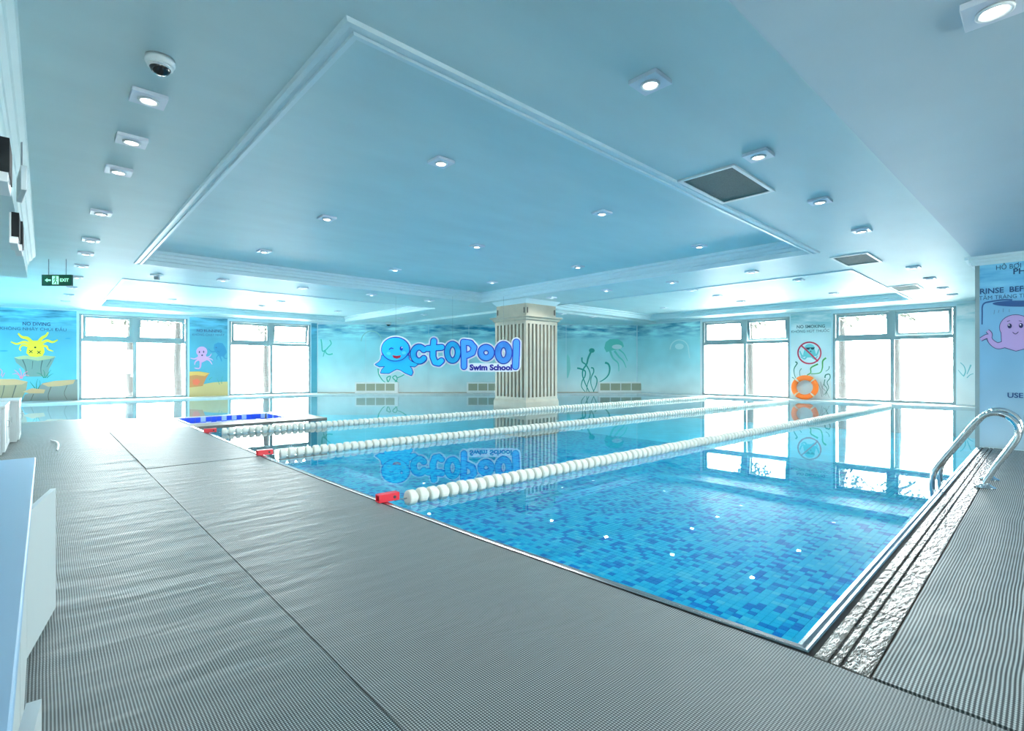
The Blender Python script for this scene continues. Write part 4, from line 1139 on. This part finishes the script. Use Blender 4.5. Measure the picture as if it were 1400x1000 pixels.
# ================================================================ HANGING LOGO SIGN
sg = empty('logo_sign'); SD = 13.15
sp = camplane(SD)
c0 = Vector(sp(612, 512)); sg.location = c0; sg.rotation_euler = (0, 0, -PHI)
tag(sg, 'big blue swim school logo sign with winking octopus and bubble letters by the column', 'sign')
K = SD / F / 5.0
def L2(x, y): return ((x / 5 + 500 - 612) * SD / F, (512 - (440 + y / 5)) * SD / F)
SW, SN_, SCY, SBL = mat('sign_white', (0.93, 0.94, 0.98), 0.35), mat('sign_navy', srgb(24, 56, 196), 0.35), mat('sign_cyan', srgb(40, 200, 255), 0.3), mat('sign_blue', srgb(74, 168, 255), 0.3)
EPS = [0]
def ribbon(mb, pts, hw, y0_, y1):
    """thick stroke with round ends, built as a plate between depths y0 (front) and y1"""
    P = [Vector(p) for p in pts]
    def plate(poly):
        n_ = len(poly); b = len(mb.v)
        EPS[0] = (EPS[0] + 1) % 23; y0 = y0_ - EPS[0] * 0.00022
        mb.v += [(p[0], y0, p[1]) for p in poly] + [(p[0], y1, p[1]) for p in poly]
        mb.f += [tuple(range(b, b + n_)), tuple(range(b + n_, b + 2 * n_))[::-1]] + [(b + i, b + n_ + i, b + n_ + (i + 1) % n_, b + (i + 1) % n_) for i in range(n_)]
        mb.m += [0] * (n_ + 2)
    for a, b in zip(P, P[1:]):
        t = (b - a).normalized(); n_ = Vector((-t.y, t.x)) * hw
        plate([a + n_, a - n_, b - n_, b + n_])
    for a in P:
        plate([(a.x + hw * math.cos(2 * math.pi * k / 14), a.y + hw * math.sin(2 * math.pi * k / 14)) for k in range(14)])
def plates(mb, poly, y0, y1):
    n_ = len(poly); b = len(mb.v)
    EPS[0] = (EPS[0] + 1) % 23; y0 -= EPS[0] * 0.00022
    mb.v += [(p[0], y0, p[1]) for p in poly] + [(p[0], y1, p[1]) for p in poly]
    mb.f += [tuple(range(b, b + n_)), tuple(range(b + n_, b + 2 * n_))[::-1]] + [(b + i, b + n_ + i, b + n_ + (i + 1) % n_, b + (i + 1) % n_) for i in range(n_)]
    mb.m += [0] * (n_ + 2)
def sarc(cx, cy, rx, ry, a0, a1, n=22):
    return [(cx + rx * math.cos(math.radians(a0 + (a1 - a0) * k / n)), cy + ry * math.sin(math.radians(a0 + (a1 - a0) * k / n))) for k in range(n + 1)]
LET = [('letter_c', SCY, [sarc(366, 222, 40, 48, -38, -322)], 20), ('letter_t', SCY, [[(466, 132), (461, 180), (460, 240), (474, 278), (500, 284), (518, 268)], [(424, 184), (520, 176)]], 20),
       ('letter_o', SCY, [sarc(594, 210, 37, 57, 0, 360)], 18), ('letter_p', SBL, [[(668, 140), (672, 230), (672, 308)], [(668, 140), (716, 146), (742, 176), (730, 214), (690, 232), (676, 232)]], 19),
       ('letter_o', SBL, [sarc(823, 212, 36, 36, 0, 360)], 20), ('letter_o', SBL, [sarc(942, 212, 38, 56, 0, 360)], 20), ('letter_l', SBL, [[(1030, 142), (1028, 230), (1024, 306)]], 22)]
skirt = [(112, 232), (106, 260), (92, 278), (68, 293), (95, 307), (134, 305), (112, 330), (104, 350), (130, 352), (160, 352), (190, 334), (214, 323), (240, 330), (268, 348), (312, 367), (322, 347), (314, 322), (300, 304), (335, 308), (357, 292), (320, 276), (296, 258), (296, 232)]
def sign_layer(grow, y0, y1):
    mb = MB()
    for (_, _, strokes, hw) in LET:
        for s_ in strokes: ribbon(mb, [L2(*p) for p in s_], (hw + grow) * K, y0, y1)
    plates(mb, [L2(*p) for p in sarc(205, 190, 95 + grow, 82 + grow, 0, 352, 31)], y0, y1)
    plates(mb, [L2(*p) for p in skirt], y0, y1)
    ribbon(mb, [L2(*p) for p in skirt + skirt[:1]], grow * K, y0, y1)
    return mb
def smooth2(a): return [(p.x, p.y) for p in smooth_path([(x, y, 0) for x, y in a], 5)]
mb = sign_layer(14, 0.0, 0.03); 
ribbon(mb, [L2(*p) for p in ((715, 314), (860, 314), (1000, 314))], 30 * K, 0.0, 0.03)
mb.build('backing', SW, parent=sg)
mb = sign_layer(4.5, -0.012, -0.006); mb.build('outline', SN_, parent=sg)
for (nm, mt, strokes, hw) in LET:
    mb = MB()
    for s_ in strokes: ribbon(mb, [L2(*p) for p in s_], (hw - 2.5) * K, -0.024, -0.0175)
    mb.build(nm, mt, parent=sg)
mb = MB()
plates(mb, [L2(*p) for p in skirt], -0.022, -0.018)
plates(mb, [L2(*p) for p in sarc(205, 190, 93, 80, 0, 352, 31)], -0.032, -0.018)
oc = mb.build('octopus', SCY, parent=sg)
mb = MB(); plates(mb, [L2(*p) for p in sarc(246, 184, 11, 15, 0, 345, 18)], -0.042, -0.037); ribbon(mb, [L2(*p) for p in ((164, 190), (176, 180), (190, 184))], 3.4 * K, -0.042, -0.037)
mb.build('eye', SN_, parent=oc)
mb = MB(); ribbon(mb, [L2(*p) for p in sarc(205, 190, 93, 80, 18, 162, 16)], 2.6 * K, -0.046, -0.037); mb.build('chin_line', SN_, parent=oc)
mb = MB(); plates(mb, [L2(*p) for p in sarc(250, 178, 4, 5, 0, 330, 11)], -0.048, -0.043); mb.build('eye_glint', SW, parent=oc)
mb = MB(); plates(mb, [L2(*p) for p in [(184, 230), (215, 234), (244, 230), (238, 246), (215, 254), (194, 248)]], -0.042, -0.037); mb.build('mouth', mat('sign_mouth', srgb(190, 30, 60), 0.4), parent=oc)
mb = MB(); plates(mb, [L2(*p) for p in sarc(160, 218, 15, 11, 0, 345, 16)], -0.042, -0.037); plates(mb, [L2(*p) for p in sarc(263, 214, 15, 11, 0, 345, 16)], -0.042, -0.037); mb.build('cheeks', mat('sign_aqua', srgb(90, 225, 250), 0.35), parent=oc)
vs, fs = text_mesh('Swim School', 0.05)
mb = MB()
a_, b_ = L2(710, 334), L2(1000, 292)
mb.add([(a_[0] + (b_[0] - a_[0]) * x, -0.012, a_[1] + (b_[1] - a_[1]) * y) for x, y in vs], fs); mb.build('lettering', mat('sign_indigo', srgb(30, 20, 150), 0.35), parent=sg)
for x_ in (205, 594, 942):
    q_ = L2(x_, 110); MB().tube([(q_[0], 0.015, q_[1] - 0.05), (q_[0], 0.015, ZC - c0.z)], 0.0025, 5).build('hanging_wire', STEEL, parent=sg)

# ================================================================ TREES OUTSIDE
TN = ['behind the left pane of the first window', 'behind the right pane of the first window', 'behind the second window on the left', 'behind the window left of the life ring', 'behind the window right of the life ring', 'behind the last window on the right']
for k, (w, px, dd) in enumerate(((wl, 177.5, 2.6), (wl, 243, 2.2), (wl, 364, 2.6), (wr, 1026, 2.2), (wr, 1152, 2.6), (wr, 1226, 2.2))):
    w2 = Wall(w.p - w.n * dd, w.q - w.n * dd, INS)
    P = Vector(w2.pt(w2.s(px), -1.2, 0))
    r = empty('tree', P); tag(r, 'overexposed slim tree trunk outside, ' + TN[k], 'tree', 'trees outside the windows')
    rnd = random.Random(k)
    MB().tube([(0, 0, 0), (0.03, 0.02, 1.2), (-0.02, 0.0, 2.4), (0.02, 0.03, 3.6), (0, 0, 4.6)], [0.17, 0.15, 0.14, 0.11, 0.05], 10).build('trunk', BARK, parent=r, smooth=True)
    mb = MB()
    for q_ in range(260):
        u = Vector((rnd.gauss(0, 1), rnd.gauss(0, 1), rnd.gauss(0, 1))).normalized() * (rnd.random() ** 0.4)
        c_ = Vector((u.x * 0.75, u.y * 0.75, 4.35 + u.z * 0.65))
        a = Vector((rnd.gauss(0, 1), rnd.gauss(0, 1), rnd.gauss(0, 1))).normalized(); b = a.cross(Vector((0.3, 0.5, 0.8))).normalized()
        mb.add([c_ - a * 0.13, c_ + b * 0.05, c_ + a * 0.13, c_ - b * 0.05], [(0, 1, 2, 3)])
    mb.build('foliage', LEAF, parent=r, kind='stuff', fix=False)
